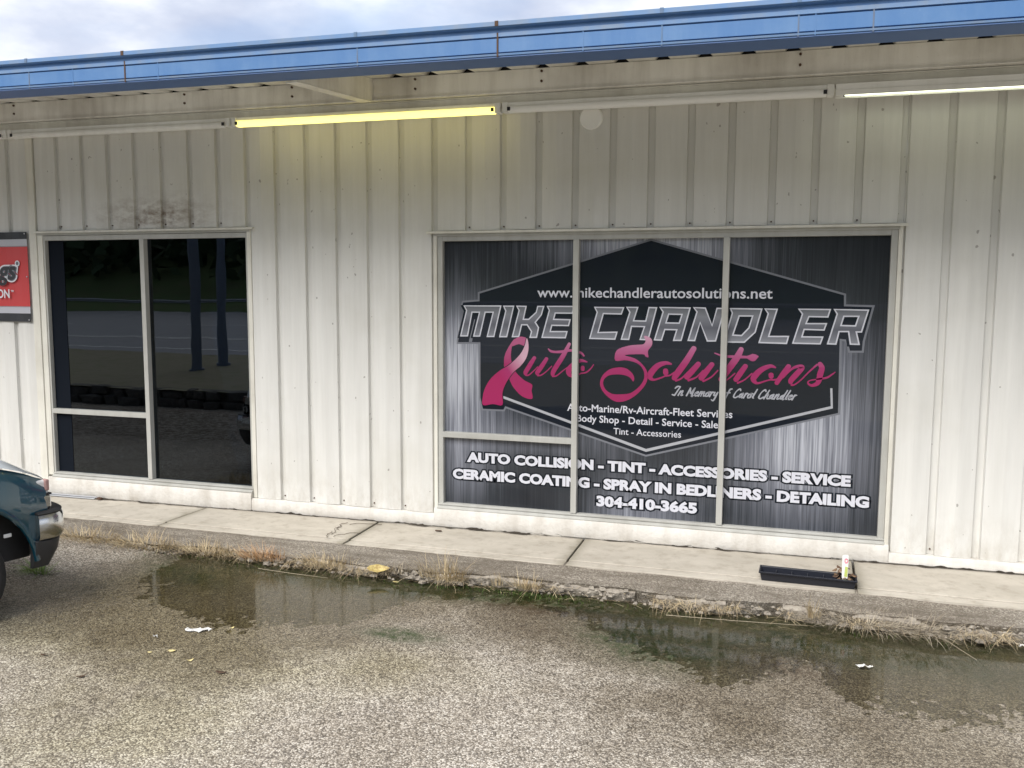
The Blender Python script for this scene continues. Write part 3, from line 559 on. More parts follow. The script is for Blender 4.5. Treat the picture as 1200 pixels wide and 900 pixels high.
# head flashings
def drip(x0, x1, z): 
    MB().prism_x([(.03, z+.002), (-.038, z-.003), (-.040, z-.022), (-.036, z-.022), (-.034, z-.008), (.03, z-.004)], x0, x1).build('head_flashing', M_trim, shop)
    MB().box(x0+.05, x1-.05, -.012, .045, z-.042, z-.0045).build('head_trim', M_alu, shop)
drip(-.335, 2.20, 2.747); drip(3.90, 7.66, 2.680)
# screws at panel ends
scr = MB()
for k in range(-1, 27):
    X = k*PITCH
    for z in ((2.79 if k <= 7 else 2.71) if (-.28 < X < 2.1 or 3.97 < X < 7.6) else .275,):
        if -.4 < X < -.2: continue
        scr.tube([(X, .0295, z), (X, .017, z)], [.007, .005], 6)
tag(scr.build('panel_screw', M_rust, shop), kind='stuff')
# footing
def footing(x0, x1, zt, yf):
    b = MB(); n = max(2, int((x1-x0)/.08)); vs_ = []
    for i in range(n+1):
        X = x0+(x1-x0)*i/n
        e = (fbm(np.array([X*6]), np.array([zt*9]))[0]-.5)*.012
        vs_ += [(X, .06, zt-.001), (X, yf+.012, zt+e*.4), (X, yf+e, zt-.018), (X, yf-.004+e, slab_z(X)+.012), (X, yf+.02, slab_z(X)-.02+e), (X, .06, .0)]
    fs = []
    for i in range(n):
        for j in range(6): fs.append((i*6+j, i*6+(j+1) % 6, (i+1)*6+(j+1) % 6, (i+1)*6+j))
    fs += [tuple(range(6)), tuple(n*6+j for j in range(5, -1, -1))]
    b.add(vs_, fs).build('footing', M_concr, shop, smooth=True, angle=40)
footing(-5, -.27, .236, -.034); footing(-.268, 2.112, .285, -.038); footing(2.114, 3.955, .237, -.034); footing(3.957, 7.634, .292, -.038); footing(7.636, 13, .234, -.034)
def seam():
    b = MB(); FLATN.add('footing_dirt'); r_ = random.Random(31); vs_ = []; n = 520
    for i in range(n+1):
        X = -1.5+11.0*i/n; yf = -.036; wv = .004+.030*max(0, float(fbm(np.array([X*9]), np.array([1.7]))[0])-.42)*3
        zb_ = slab_z(X)+.0052; hh = .004+.02*max(0, float(fbm(np.array([X*13]), np.array([5.7]))[0])-.5)*3
        vs_ += [(X, yf-wv, zb_), (X, yf-wv*.45, zb_+.003), (X, yf-.009, zb_+hh)]
    b.add(vs_, [(i*3+j, (i+1)*3+j, (i+1)*3+j+1, i*3+j+1) for i in range(n) for j in range(2)])
    tag(b.build('footing_dirt', mat('dark_soil', (.05, .04, .03), .95)), 'dark dirt and grit gathered along the foot of the wall', 'dirt', kind='stuff')
seam()
# windows
FY0, FY1 = .004, .062
def window(x0, x1, z1, mull, trans, label, sw=.046):
    w_ = MB()
    fw = .046; zb = .333
    w_.box(x0, x0+sw, FY0, FY1, zb-.03, z1); w_.box(x1-sw, x1, FY0, FY1, zb-.03, z1)
    w_.box(x0+sw, x1-sw, FY0+.001, FY1, z1-fw, z1); w_.box(x0+sw, x1-sw, FY0+.001, FY1, zb-.03, zb)
    o = w_.build('window', M_alu, shop, bevel=.003); o['label'] = label
    MB().prism_x([(-.030, .286), (-.032, .296), (.003, .318), (.003, .286)], x0, x1).build('sill', M_alu, o)
    MB().prism_x([(-.012, .3185), (-.012, .327), (.003, .331), (.003, .3185)], x0, x1).build('sill_lip', M_alu, o)
    for mx in mull: MB().box(mx-.024, mx+.024, -.006, FY1-.004, .334, z1-fw+.002).build('mullion', M_alu, o, bevel=.003)
    for a, b_, z in trans: MB().box(a, b_, .000, FY1-.006, z-.024, z+.024).build('transom', M_alu, o, bevel=.003)
    return o
winL = window(-.221, 2.117, 2.702, [.958], [(-.201, .934, .958)], 'dark glazed window with two tall bays and one low transom', .020)
winR = window(3.985, 7.602, 2.642, [5.196, 6.384], [(4.029, 5.172, .939)], 'wide window covered with the printed grey, black and pink vinyl sign')
G = .05
def quad(name, m, par, x0, x1, z0, z1, y): 
    FLATN.add(name); return MB().add([(x0, y, z0), (x1, y, z0), (x1, y, z1), (x0, y, z1)], [(0, 1, 2, 3)]).build(name, m, par)
for c, d in ((.335, .932), (.984, 2.654)): MB().box(-.199, -.015, G-.004, G-.002, c, d).build('edge_strip', M_strip, winL)  # matte dark strip along the left edge of the glass
for a, b_, c, d in ((-.201, .934, .333, .934), (-.201, .934, .982, 2.656), (.982, 2.097, .333, 2.656)): 
    MB().box(a, b_, G, G+.006, c, d).build('glass_pane', M_glass, winL)
for a, b_, c, d in ((4.031, 5.172, .333, .915), (4.031, 5.172, .963, 2.596), (5.220, 6.360, .333, 2.596), (6.408, 7.556, .333, 2.596)):
    MB().box(a, b_, G, G+.006, c, d).build('vinyl_covered_pane', M_vinyl, winR)
# dark room behind the glass
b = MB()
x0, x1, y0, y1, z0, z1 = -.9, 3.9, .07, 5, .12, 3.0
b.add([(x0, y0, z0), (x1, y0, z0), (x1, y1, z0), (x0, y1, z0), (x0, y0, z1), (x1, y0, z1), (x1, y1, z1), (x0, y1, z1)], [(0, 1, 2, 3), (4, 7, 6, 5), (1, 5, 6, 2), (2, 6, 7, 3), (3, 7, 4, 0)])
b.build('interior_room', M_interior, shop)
MB().box(-.25, .03, .16, .30, .121, 2.99).build('interior_post', M_post, shop)

# ---------- the print on the right window (thin films, each a fraction of a millimetre proud of the last)
def fill(name, poly, y, m, par, hole=None):
    cu_ = bpy.data.curves.new('c', 'CURVE'); cu_.dimensions = '2D'; cu_.fill_mode = 'BOTH'
    for pl in [poly]+([hole] if hole else []):
        s = cu_.splines.new('POLY'); s.points.add(len(pl)-1)
        for i, q in enumerate(pl): s.points[i].co = (q[0], q[1], 0, 1)
        s.use_cyclic_u = True
    t_ = bpy.data.objects.new('t', cu_); COL.objects.link(t_)
    me = bpy.data.meshes.new_from_object(t_.evaluated_get(bpy.context.evaluated_depsgraph_get())); bpy.data.objects.remove(t_)
    return film(name, me, y, m, par)
def film(name, me, y, m, par):
    o_ = off(par)
    for v in me.vertices: v.co = Vector((v.co.x, y, v.co.y))-o_
    me.materials.clear(); me.materials.append(m); me.name = name
    bm = bmesh.new(); bm.from_mesh(me)
    for f in bm.faces: f.material_index = 0; f.smooth = False
    bmesh.ops.recalc_face_normals(bm, faces=bm.faces)
    for f in bm.faces:
        if f.normal.y > 0: f.normal_flip()
    bm.to_mesh(me); bm.free()
    o = bpy.data.objects.new(name, me); COL.objects.link(o); o.parent = par; return o
def area(p): return sum(p[i][0]*p[(i+1) % len(p)][1]-p[(i+1) % len(p)][0]*p[i][1] for i in range(len(p)))/2
def offset(poly, d, lim=2.5):
    "grow (d>0) or shrink a polygon with mitred corners"
    s = 1 if area(poly) > 0 else -1; n = len(poly); out_ = []
    for i in range(n):
        p0, p1, p2 = [Vector(poly[j % n]) for j in (i-1, i, i+1)]
        a = (p1-p0).normalized(); b_ = (p2-p1).normalized()
        na = Vector((a.y, -a.x))*s; nb = Vector((b_.y, -b_.x))*s; h = (na+nb)
        if h.length < 1e-6: h = na
        h.normalize(); k = min(1/max(h.dot(na), .2), lim); out_.append(tuple(p1+h*d*k))
    return out_
def catmull(p, n=6, closed=True):
    out_ = []; N_ = len(p); rng = range(N_) if closed else range(N_-1)
    for i in rng:
        q = [np.array(p[(i+k) % N_] if closed else p[min(max(i+k, 0), N_-1)], float) for k in (-1, 0, 1, 2)]
        for j in range(n):
            t = j/n; out_.append(tuple(.5*((2*q[1])+(-q[0]+q[2])*t+(2*q[0]-5*q[1]+4*q[2]-q[3])*t*t+(-q[0]+3*q[1]-3*q[2]+q[3])*t**3)))
    if not closed: out_.append(tuple(p[-1]))
    return out_
PY = lambda k: G-.0004*k
HEX = TRACE['HEX']
clipx = lambda p: [(min(max(x, 4.032), 7.555), z) for x, z in p]
fill('emblem_outline', offset(HEX, .015), PY(1), M_outline, winR)
fill('emblem_field', HEX, PY(2), M_black, winR)
V = TRACE['VEE']
vee = [V[0], V[1], V[2], V[3], (V[3][0]-.016, V[3][1]), (V[2][0]-.016, V[2][1]+.016), (V[1][0], V[1][1]+.024), (V[0][0]+.0, V[0][1]+.022)]
fill('emblem_chevron', vee, PY(3), M_silver, winR)
fill('outline_notch', TRACE['NOTCH'], PY(3), M_outline, winR)
for o_, h in TRACE['LET']:
    hh = h
    sh = [(x-.012, z-.006) for x, z in offset(o_, .008)]
    fill('letter_shadow', sh, PY(4), M_black, winR)
    fill('letter_outline', o_, PY(5), M_lettw, winR, hh)
    inn = offset(o_, -.0105, 1.6)
    if hh: fill('letter', inn, PY(6), M_letter, winR, offset(hh, .0105, 1.6))
    else: fill('letter', inn, PY(6), M_letter, winR)
rb = TRACE['RIB']
fill('ribbon_tail', catmull(rb[0], 4), PY(7), M_pinkb, winR)
fill('ribbon_loop', catmull(rb[1], 4), PY(8), M_pinkb, winR)
r2 = rb[2]; fill('ribbon_edge', offset(catmull(r2, 4), .006), PY(8.5), M_black, winR)
fill('ribbon_front', catmull(r2, 4), PY(9), M_pinkh, winR)
fill('script_capital', catmull(TRACE['BIGS'], 3), PY(9), M_pink, winR)
def ribbon(b, pts, y, n=6, cap=True):
    c = catmull([(p[0], p[1], p[2]) for p in pts], n, False); L_ = []; R_ = []
    for i, q in enumerate(c):
        a = c[max(i-1, 0)]; e = c[min(i+1, len(c)-1)]; d = Vector((e[0]-a[0], e[1]-a[1]))
        d = d.normalized() if d.length > 1e-9 else Vector((1, 0)); nn = Vector((-d.y, d.x))*max(q[2], .004)*.5
        L_.append((q[0]+nn.x, y, q[1]+nn.y)); R_.append((q[0]-nn.x, y, q[1]-nn.y))
    m_ = len(c); vs_ = L_+R_; fs = [(i, i+1, m_+i+1, m_+i) for i in range(m_-1)]
    for (idx, sgn) in ((0, -1), (m_-1, 1)):       # rounded ends
        q = c[idx]; a = Vector(L_[idx]); r_ = Vector(R_[idx]); mid = (a+r_)/2; d = Vector((c[idx][0]-c[idx-1*sgn][0], 0, c[idx][1]-c[idx-1*sgn][1])).normalized()
        st_ = len(vs_); K = 5; rad = (a-r_).length/2
        for k in range(1, K): 
            t = math.pi*k/K; vs_.append(tuple(mid+(a-mid)*math.cos(t)+d*rad*math.sin(t)*.8))
        fs.append((idx, *range(st_, st_+K-1), m_+idx))
    b.add(vs_, fs)
def stroke(name, pts, y, m, par):
    FLATN.add(name); b = MB(); ribbon(b, pts, y); o = b.build(name, m, par)
    bm = bmesh.new(); bm.from_mesh(o.data)
    for f in bm.faces:
        f.normal_update()
        if f.normal.y > 0: f.normal_flip()
    bm.to_mesh(o.data); bm.free(); return o
for i, s in enumerate(TRACE['STR']):
    wd = np.mean([q[2] for q in s]); s2 = [(q[0], q[1]-q[2]*.0, q[2]*(1.0)) for q in s]
    stroke('script_stroke', s2, PY(8.2+.08*i), M_pink, winR)
# small script line, drawn with a pen alphabet (units: x-height 1)
PEN = {'I': ([[(.9, 1.9), (.35, 0)], [(.1, 1.5), (.4, 1.9), (.9, 1.9)], [(-.1, .15), (.35, 0)]], .95), 'n': ([[(.2, 1), (0, 0)], [(.08, .5), (.5, 1), (.62, .9), (.45, .1), (.75, .15)]], .85),
 'M': ([[(.3, 1.7), (0, 0)], [(.3, 1.7), (.6, .5), (1.05, 1.8), (.85, .0), (1.1, .15)]], 1.25), 'e': ([[(.1, .5), (.55, .75), (.45, 1), (.1, .6), (.2, .05), (.65, .25)]], .72),
 'm': ([[(.2, 1), (0, 0)], [(.1, .5), (.45, 1), (.4, 0)], [(.45, .5), (.8, 1), (.8, .1), (1.0, .15)]], 1.1), 'o': ([[(.45, 1), (.08, .6), (.12, .05), (.5, .25), (.5, .85), (.42, 1), (.75, .95)]], .75),
 'r': ([[(.2, 1), (0, 0)], [(.1, .55), (.3, .95), (.55, .95)]], .55), 'y': ([[(.15, 1), (.1, .35), (.35, .3), (.55, .8)], [(.62, 1), (.3, -.7), (-.1, -.6)]], .75),
 'f': ([[(.7, 1.8), (.35, 1.5), (.1, -.5)], [(0, .95), (.55, 1.0)]], .65), 'C': ([[(.95, 1.5), (.75, 1.85), (.3, 1.3), (.1, .3), (.4, 0), (.85, .35)]], .95),
 'a': ([[(.5, .95), (.1, .6), (.12, .05), (.5, .5), (.58, 1)], [(.55, .95), (.45, .1), (.75, .15)]], .8), 'l': ([[(.5, 1.9), (.15, .3), (.35, .05)]], .45),
 'h': ([[(.5, 1.8), (.0, 0)], [(.1, .5), (.5, 1), (.45, .1), (.75, .1)]], .82), 'd': ([[(.45, .9), (.1, .5), (.15, .05), (.55, .6)], [(.85, 1.9), (.45, .1), (.75, .1)]], .82), ' ': ([], .55)}
def pen_line(txt, x0, x1, z, xh, wdt, y, m, par):
    tot = sum(PEN[c][1] for c in txt); k = (x1-x0)/tot; cx = x0; i = 0
    for c in txt:
        for s in PEN[c][0]:
            pts = [(cx+(q[0]+.22*q[1])*k, z+q[1]*xh, wdt*(.6+.4*abs(math.sin(j*1.3+.5)))) for j, q in enumerate(s)]
            stroke('script_stroke', pts, PY(3.2+.05*(i % 7)), m, par); i += 1
        cx += PEN[c][1]*k
pen_line('In Memory of Carol Chandler', 5.99, 6.93, 1.352, .038, .0125, 0, M_textg, winR)
def text_line(txt, x0, x1, z, cap, y, m, par, weight=0., name='lettering', italic=0., shadow=None):
    cu_ = bpy.data.curves.new('t', 'FONT'); cu_.body = txt; cu_.size = 1; cu_.resolution_u = 3; cu_.space_character = 1.0
    cu_.shear = italic
    def make(wt):
        cu_.offset = wt
        t_ = bpy.data.objects.new('t', cu_); COL.objects.link(t_); bpy.context.view_layer.update()
        me = bpy.data.meshes.new_from_object(t_.evaluated_get(bpy.context.evaluated_depsgraph_get())); bpy.data.objects.remove(t_); return me
    me0 = make(0); xs = [v.co.x for v in me0.vertices]; a, b_ = min(xs), max(xs)
    sx = (x1-x0)/(b_-a); sz = cap/.729
    for wt, yy, mm, nm in ([(shadow[0], PY(y-1), shadow[1], 'lettering_shadow')] if shadow else [])+[(weight, PY(y), m, name)]:
        me = make(wt)
        for v in me.vertices: v.co = Vector((x0+(v.co.x-a)*sx, z+v.co.y*sz, 0))
        film(nm, me, yy, mm, par)
T = TRACE['TXT']
text_line(T[0][0], T[0][1][0], T[0][2][0], 2.129, .084, 5, M_textw, winR, .012)
text_line(T[1][0], T[1][1][0], T[1][2][0], 1.190, .062, 5, M_textw, winR, .014)
text_line(T[2][0], T[2][1][0], T[2][2][0], 1.103, .060, 5, M_textw, winR, .014)
text_line(T[3][0], T[3][1][0], T[3][2][0], 1.012, .055, 5, M_textw, winR, .006)
text_line(T[4][0], T[4][1][0], T[4][2][0], .707, .080, 5, M_textw, winR, .055, shadow=(.16, M_black))
text_line(T[5][0], T[5][1][0], T[5][2][0], .552, .082, 5, M_textw, winR, .055, shadow=(.16, M_black))
text_line(T[6][0], T[6][1][0], T[6][2][0], .405, .082, 5, M_textw, winR, .055, shadow=(.16, M_black))

# ---------- eaves
SL = -.0065
def sh(x): return SL*(x-3.57)
X0, X1 = -5, 13
def run(name, prof, m, par, x0=X0, x1=X1, sl=SL, **k):
    return MB().prism_x(prof, x0, x1, sl*(x0-3.57), sl*(x1-3.57)).build(name, m, par, **k)
run('soffit_trim', [(-.305, 3.625), (-.305, 3.702), (.03, 3.702), (.03, 3.633)], M_trim, shop)
run('trim_lip', [(-.322, 3.694), (-.322, 3.702), (-.306, 3.702), (-.306, 3.694)], M_trim, shop)
run('trim_lip', [(-.314, 3.640), (-.314, 3.646), (-.306, 3.646), (-.306, 3.640)], M_trim, shop)
run('eave_beam', [(-.365, 3.706), (-.365, 3.716), (-.335, 3.716), (-.335, 3.886), (-.300, 3.886), (-.30, 3.706)], M_beam, shop)
for x_ in (-.143, 1.752, 2.82, 3.94, 4.99, 6.875, 8.9):
    for z_ in (3.788, 3.862): MB().tube([(x_, -.3351, z_+sh(x_)), (x_, -.346, z_+sh(x_))], .0095, 8).build('bolt', M_rust, shop)
def rz(y): return 3.889+(y+.33)*.085
for xr in (-1.31, 3.57, 8.45):
    b = MB(); dz = sh(xr)
    b.add([(xr, -.336, 3.712+dz), (xr, -1.50, 3.618+dz), (xr, -1.50, rz(-1.5)-.004+dz), (xr, -.336, rz(-.336)-.004+dz), (xr-.008, -.336, 3.712+dz), (xr-.008, -1.50, 3.618+dz), (xr-.008, -1.50, rz(-1.5)-.004+dz), (xr-.008, -.336, rz(-.336)-.004+dz)],
          [(0, 1, 2, 3), (7, 6, 5, 4), (0, 4, 5, 1), (1, 5, 6, 2), (2, 6, 7, 3), (3, 7, 4, 0)])
    r_ = b.build('rafter', M_beam, shop)
    b = MB(); b.add([(xr, -.367, 3.708+dz), (xr, -1.50, 3.616+dz), (xr-.10, -1.50, 3.616+dz), (xr-.10, -.367, 3.708+dz), (xr, -.367, 3.7+dz), (xr, -1.50, 3.608+dz), (xr-.10, -1.50, 3.608+dz), (xr-.10, -.367, 3.7+dz)],
          [(0, 1, 2, 3), (7, 6, 5, 4), (0, 4, 5, 1), (1, 5, 6, 2), (2, 6, 7, 3), (3, 7, 4, 0)])
    b.build('rafter_flange', M_beam, r_)
# ribbed roof sheet, ribs running down the slope
def roof():
    b = MB(); pr = []
    k = -17
    while k*PITCH < 13:
        c = k*PITCH+.12; pr += [(c-.055, 0), (c-.025, .034), (c+.025, .034), (c+.055, 0)]
        k += 1
    rows = [(-1.62, 0), (-.336, 0), (3.0, 0), (9.0, 0)]; vs_ = []; n = len(pr)
    for t_ in (0, .003):
        for y, _ in rows:
            for x_, h in pr: vs_.append((x_, y, rz(y)+h+t_+sh(x_)))
    fs = []
    for L_ in range(2):
        for r_ in range(len(rows)-1):
            for i in range(n-1): q = L_*len(rows)*n+r_*n+i; fs.append((q, q+1, q+n+1, q+n) if L_ else (q, q+n, q+n+1, q+1))
    FLATN.add('roof_sheet')
    b.add(vs_, fs).build('roof_sheet', M_soffit, shop)
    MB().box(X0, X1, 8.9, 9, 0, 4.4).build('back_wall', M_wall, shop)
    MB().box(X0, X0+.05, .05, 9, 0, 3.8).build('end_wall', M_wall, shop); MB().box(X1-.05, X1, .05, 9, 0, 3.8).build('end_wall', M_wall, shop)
roof()
run('eave_closure', [(-.30, 3.706), (-.30, 3.94), (-.27, 3.94), (-.27, 3.706)], M_interior, shop)
# gutter
GS = -.0105
gut = [(-1.722, 3.829), (-1.722, 3.806), (-1.715, 3.801), (-1.694, 3.799), (-1.694, 3.776), (-1.703, 3.772), (-1.703, 3.746), (-1.692, 3.744), (-1.692, 3.740), (-1.705, 3.738),
       (-1.705, 3.656), (-1.692, 3.654), (-1.692, 3.650), (-1.703, 3.648), (-1.700, 3.634), (-1.690, 3.627), (-1.50, 3.624), (-1.50, 3.775), (-1.504, 3.775), (-1.504, 3.632), (-1.68, 3.636), (-1.684, 3.829)]
def gx(name, prof, m, x0=X0, x1=X1, par=None, **k): return MB().prism_x(prof, x0, x1, GS*(x0-4), GS*(x1-4)).build(name, m, par or shop, **k)
gutter = gx('gutter', gut, M_blue)
gx('gutter_lip', [(-1.728, 3.834), (-1.728, 3.808), (-1.7225, 3.806), (-1.7225, 3.8295), (-1.690, 3.8295), (-1.690, 3.834)], M_bluel, par=gutter)
gx('gutter_moulding', [(-1.708, 3.771), (-1.708, 3.748), (-1.7035, 3.748), (-1.7035, 3.771)], M_bluel, par=gutter)
gx('gutter_moulding', [(-1.708, 3.647), (-1.706, 3.636), (-1.7035, 3.636), (-1.7035, 3.647)], M_bluel, par=gutter)
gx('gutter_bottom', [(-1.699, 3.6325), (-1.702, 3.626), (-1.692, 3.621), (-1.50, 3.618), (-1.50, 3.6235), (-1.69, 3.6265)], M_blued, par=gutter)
straps = [(1.44, 1), (1.84, 0), (2.30, 2), (2.58, 0), (4.13, 1), (5.09, 2), (5.63, 0), (6.10, 1), (6.86, 1), (6.95, 0), (7.25, 1), (8.2, 0), (9.2, 1)]
for x_, kd in straps:
    dz = GS*(x_-4); wd = (.003, .004, .0055)[kd]
    o = MB().box(x_-wd, x_+wd, -1.7066 if kd < 2 else -1.7085, -1.703, 3.629+dz, 3.773+dz).build('gutter_strap', (M_blue, M_rustl, M_rust)[kd], gutter)
    if kd: MB().box(x_-.011, x_+.011, -1.7315, -1.70, 3.8065+dz, 3.837+dz).build('strap_clip', (M_bluel, M_rustl, M_rust)[kd], o)
# ================================================================ things on the wall
def tube_light(x0, x1, label, mt, style):
    t = thing('fluorescent_light', label, 'light fixture', (x0, -.3, 3.6), group='fluorescent fixtures under the eaves')
    s0, s1 = SL*(x0-3.57), SL*(x1-3.57)
    def pr(name, prof, m, a=x0, b_=x1, **k): return MB().prism_x(prof, a, b_, SL*(a-3.57), SL*(b_-3.57)).build(name, m, t, **k)
    if style == 'bare':
        pr('housing', [(-.355, 3.598), (-.362, 3.640), (-.307, 3.640), (-.25, 3.624), (-.25, 3.598)], M_whited, bevel=.002)
        tb = MB().tube([(x0+.06, -.335, 3.574+s0), (x1-.06, -.335, 3.574+s1)], .016, 14)
        tb.build('tube', mt, t, smooth=True)
        pr('reflector', [(-.358, 3.562), (-.362, 3.597), (-.25, 3.597), (-.245, 3.562), (-.249, 3.562), (-.255, 3.592), (-.357, 3.592)], M_whited)
    else:
        pr('housing', [(-.345, 3.612), (-.345, 3.640), (-.307, 3.640), (-.27, 3.624), (-.27, 3.612)], M_whited, bevel=.002)
        a, b_ = x0+.055, x1-.055
        pr('diffuser' if style == 'diffuser' else 'tube_cover', [(-.352, 3.611), (-.364, 3.602), (-.366, 3.582), (-.356, 3.567), (-.330, 3.561), (-.300, 3.564), (-.284, 3.580), (-.282, 3.602), (-.292, 3.611)], mt, a, b_, smooth=True, angle=60)
    for a, b_ in ((x0+.006, x0+.05), (x1-.05, x1-.006)):
        pr('end_cap', [(-.353, 3.566), (-.358, 3.641), (-.306, 3.641), (-.27, 3.624), (-.27, 3.566)], M_whited, a, b_, bevel=.003)
    for a, b_ in ((x0+.051, x0+.075), (x1-.075, x1-.051)):
        pr('socket', [(-.349, 3.568), (-.351, 3.5975), (-.27, 3.5975), (-.27, 3.568)] if style == 'bare' else [(-.372, 3.574), (-.372, 3.602), (-.366, 3.602), (-.366, 3.574)], M_dark, a, b_)
    return t
def emitter(name, c, s):
    m = bpy.data.materials.new(name); m.use_nodes = True; nt = m.node_tree; b = P(m)
    b.inputs['Base Color'].default_value = (.8, .78, .6, 1); b.inputs['Emission Color'].default_value = (*c, 1); b.inputs['Emission Strength'].default_value = s; return m
M_lit = emitter('lit_yellow_tube', (1, .85, .20), .58)
M_lit2 = emitter('faintly_lit_tube', (.95, 1, .75), .9)
tube_light(2.225, 4.665, 'fluorescent fixture glowing yellow under the eaves', M_lit, 'cover')
tube_light(4.672, 7.112, 'unlit off white fluorescent fixture above the wide printed window', M_white, 'diffuser')
tube_light(7.119, 9.559, 'fluorescent fixture with a thin pale lit tube at the right end of the eaves', M_lit2, 'bare')
tube_light(-.225, 2.218, 'unlit dusty grey fluorescent fixture above the dark left window', M_whited, 'diffuser')
tube_light(-2.68, -.232, 'unlit fluorescent fixture cut off by the left edge of the photo', M_whited, 'diffuser')
t = thing('vent_cap', 'round cream cover plate on the wall just under the unlit fixture', 'vent cover', (5.311, 0, 3.55))
def disc(par, name, cx, cz, y0, y1, r0, r1, m, n=32):
    vs_ = [(cx+r0*math.cos(2*math.pi*k/n), y0, cz+r0*math.sin(2*math.pi*k/n)) for k in range(n)]+[(cx+r1*math.cos(2*math.pi*k/n), y1, cz+r1*math.sin(2*math.pi*k/n)) for k in range(n)]
    return MB().add(vs_, [(i, (i+1) % n, (i+1) % n+n, i+n) for i in range(n)]+[tuple(range(n-1, -1, -1)), tuple(range(n, 2*n))]).build(name, m, par, bevel=.002)
disc(t, 'plate', 5.311, 3.545, .0, -.034, .094, .086, M_white)
disc(t, 'plug', 5.305, 3.600, -.0242, -.030, .010, .008, M_rust, 12)
# banner
bn = thing('banner', 'red vinyl banner with silver and black stripes on the wall left of the dark window', 'banner', (-.9, -.03, 1.85))
def band(name, za, zb_, m, y=-.030, par=bn):
    n = 30; vs_ = []; fs = []
    for i in range(n+1):
        x_ = -3.2+(2.815)*i/n; e = .006*math.sin(x_*7)+.004*math.sin(x_*17)
        vs_ += [(x_, y+e, za), (x_, y+e, zb_), (x_, y+.003+e, zb_), (x_, y+.003+e, za)]
    for i in range(n):
        for j in range(4): fs.append((i*4+j, i*4+(j+1) % 4, i*4+4+(j+1) % 4, i*4+4+j))
    fs += [(0, 1, 2, 3), (n*4+3, n*4+2, n*4+1, n*4)]
    return MB().add(vs_, fs).build(name, m, par)
M_bk = mat('banner_black', (.035, .038, .045), .4); M_bs = mat('banner_silver', (.50, .51, .56), .4); M_br = mat('banner_red', (.56, .06, .065), .45)
M_bd = mat('banner_grey_line', (.28, .29, .33), .4)
band('top_stripe', 2.672, 2.742, M_bk); band('silver_stripe', 2.606, 2.6715, M_bs); band('silver_shade_line', 2.598, 2.6055, M_bd); red = band('red_field', 2.005, 2.5975, M_br)
band('silver_shade_line', 1.997, 2.0045, M_bd); band('silver_stripe', 1.935, 1.9965, M_bs); band('bottom_stripe', 1.852, 1.9345, M_bk)
for x_, z_ in ((-.405, 2.725), (-.400, 1.870), (-.400, 2.30)): disc(bn, 'grommet', x_, z_, -.040, -.043, .009, .008, M_galv, 10)
# banner lettering: outlined "gs" and "ON"
def btext(txt, xr, z, sz, wt, m, y, italic=.0, nm='lettering', sxk=1):
    cu_ = bpy.data.curves.new('t', 'FONT'); cu_.body = txt; cu_.size = sz; cu_.offset = wt; cu_.shear = italic; cu_.align_x = 'RIGHT'
    t_ = bpy.data.objects.new('t', cu_); COL.objects.link(t_); bpy.context.view_layer.update()
    me = bpy.data.meshes.new_from_object(t_.evaluated_get(bpy.context.evaluated_depsgraph_get())); bpy.data.objects.remove(t_)
    for v in me.vertices: v.co = Vector((xr+v.co.x*sxk, z+v.co.y, 0))
    film(nm, me, y, m, bn)
M_bw = mat('banner_white_print', (.72, .73, .78), .4)
btext('gs', -.545, 2.275, .26, .028, M_bw, -.0425, .25, 'lettering_outline'); btext('gs', -.545, 2.275, .26, .014, M_outline, -.0430, .25, 'lettering_shade'); btext('gs', -.548, 2.277, .26, .006, M_bk, -.0435, .25)
disc(bn, 'registered_mark_ring', -.512, 2.432, -.0425, -.0429, .030, .030, M_bw, 20); disc(bn, 'registered_mark', -.512, 2.432, -.0431, -.0435, .018, .018, M_outline, 16)
btext('ON', -.625, 2.090, .120, .003, M_bw, -.0425, .0, sxk=.86); btext('TM', -.575, 2.148, .026, .001, M_bw, -.0425)
# conduits along the foot of the wall
t = thing('metal_pipe_bundle', 'thin grey metal pipes lying along the footing below the dark window', 'pipes', (-.1, -.06, .12))
for k, (dy, dz) in enumerate(((-.062, .008), (-.085, .008), (-.074, .022))):
    MB().tube([(-1.8, dy, slab_z(-1.8)+dz+.001), (.28+.07*k, dy+.004, slab_z(.3)+dz+.001)], .0075, 8).build('pipe', M_galv, t, smooth=True)
b = MB(); rock(b, .40, -.075, slab_z(.4)+.016, .028, .02, .016, random.Random(5)); tag(b.build('rusty_lump', M_rust), 'small brown rusty lump at the end of the pipes on the slab', 'scrap')

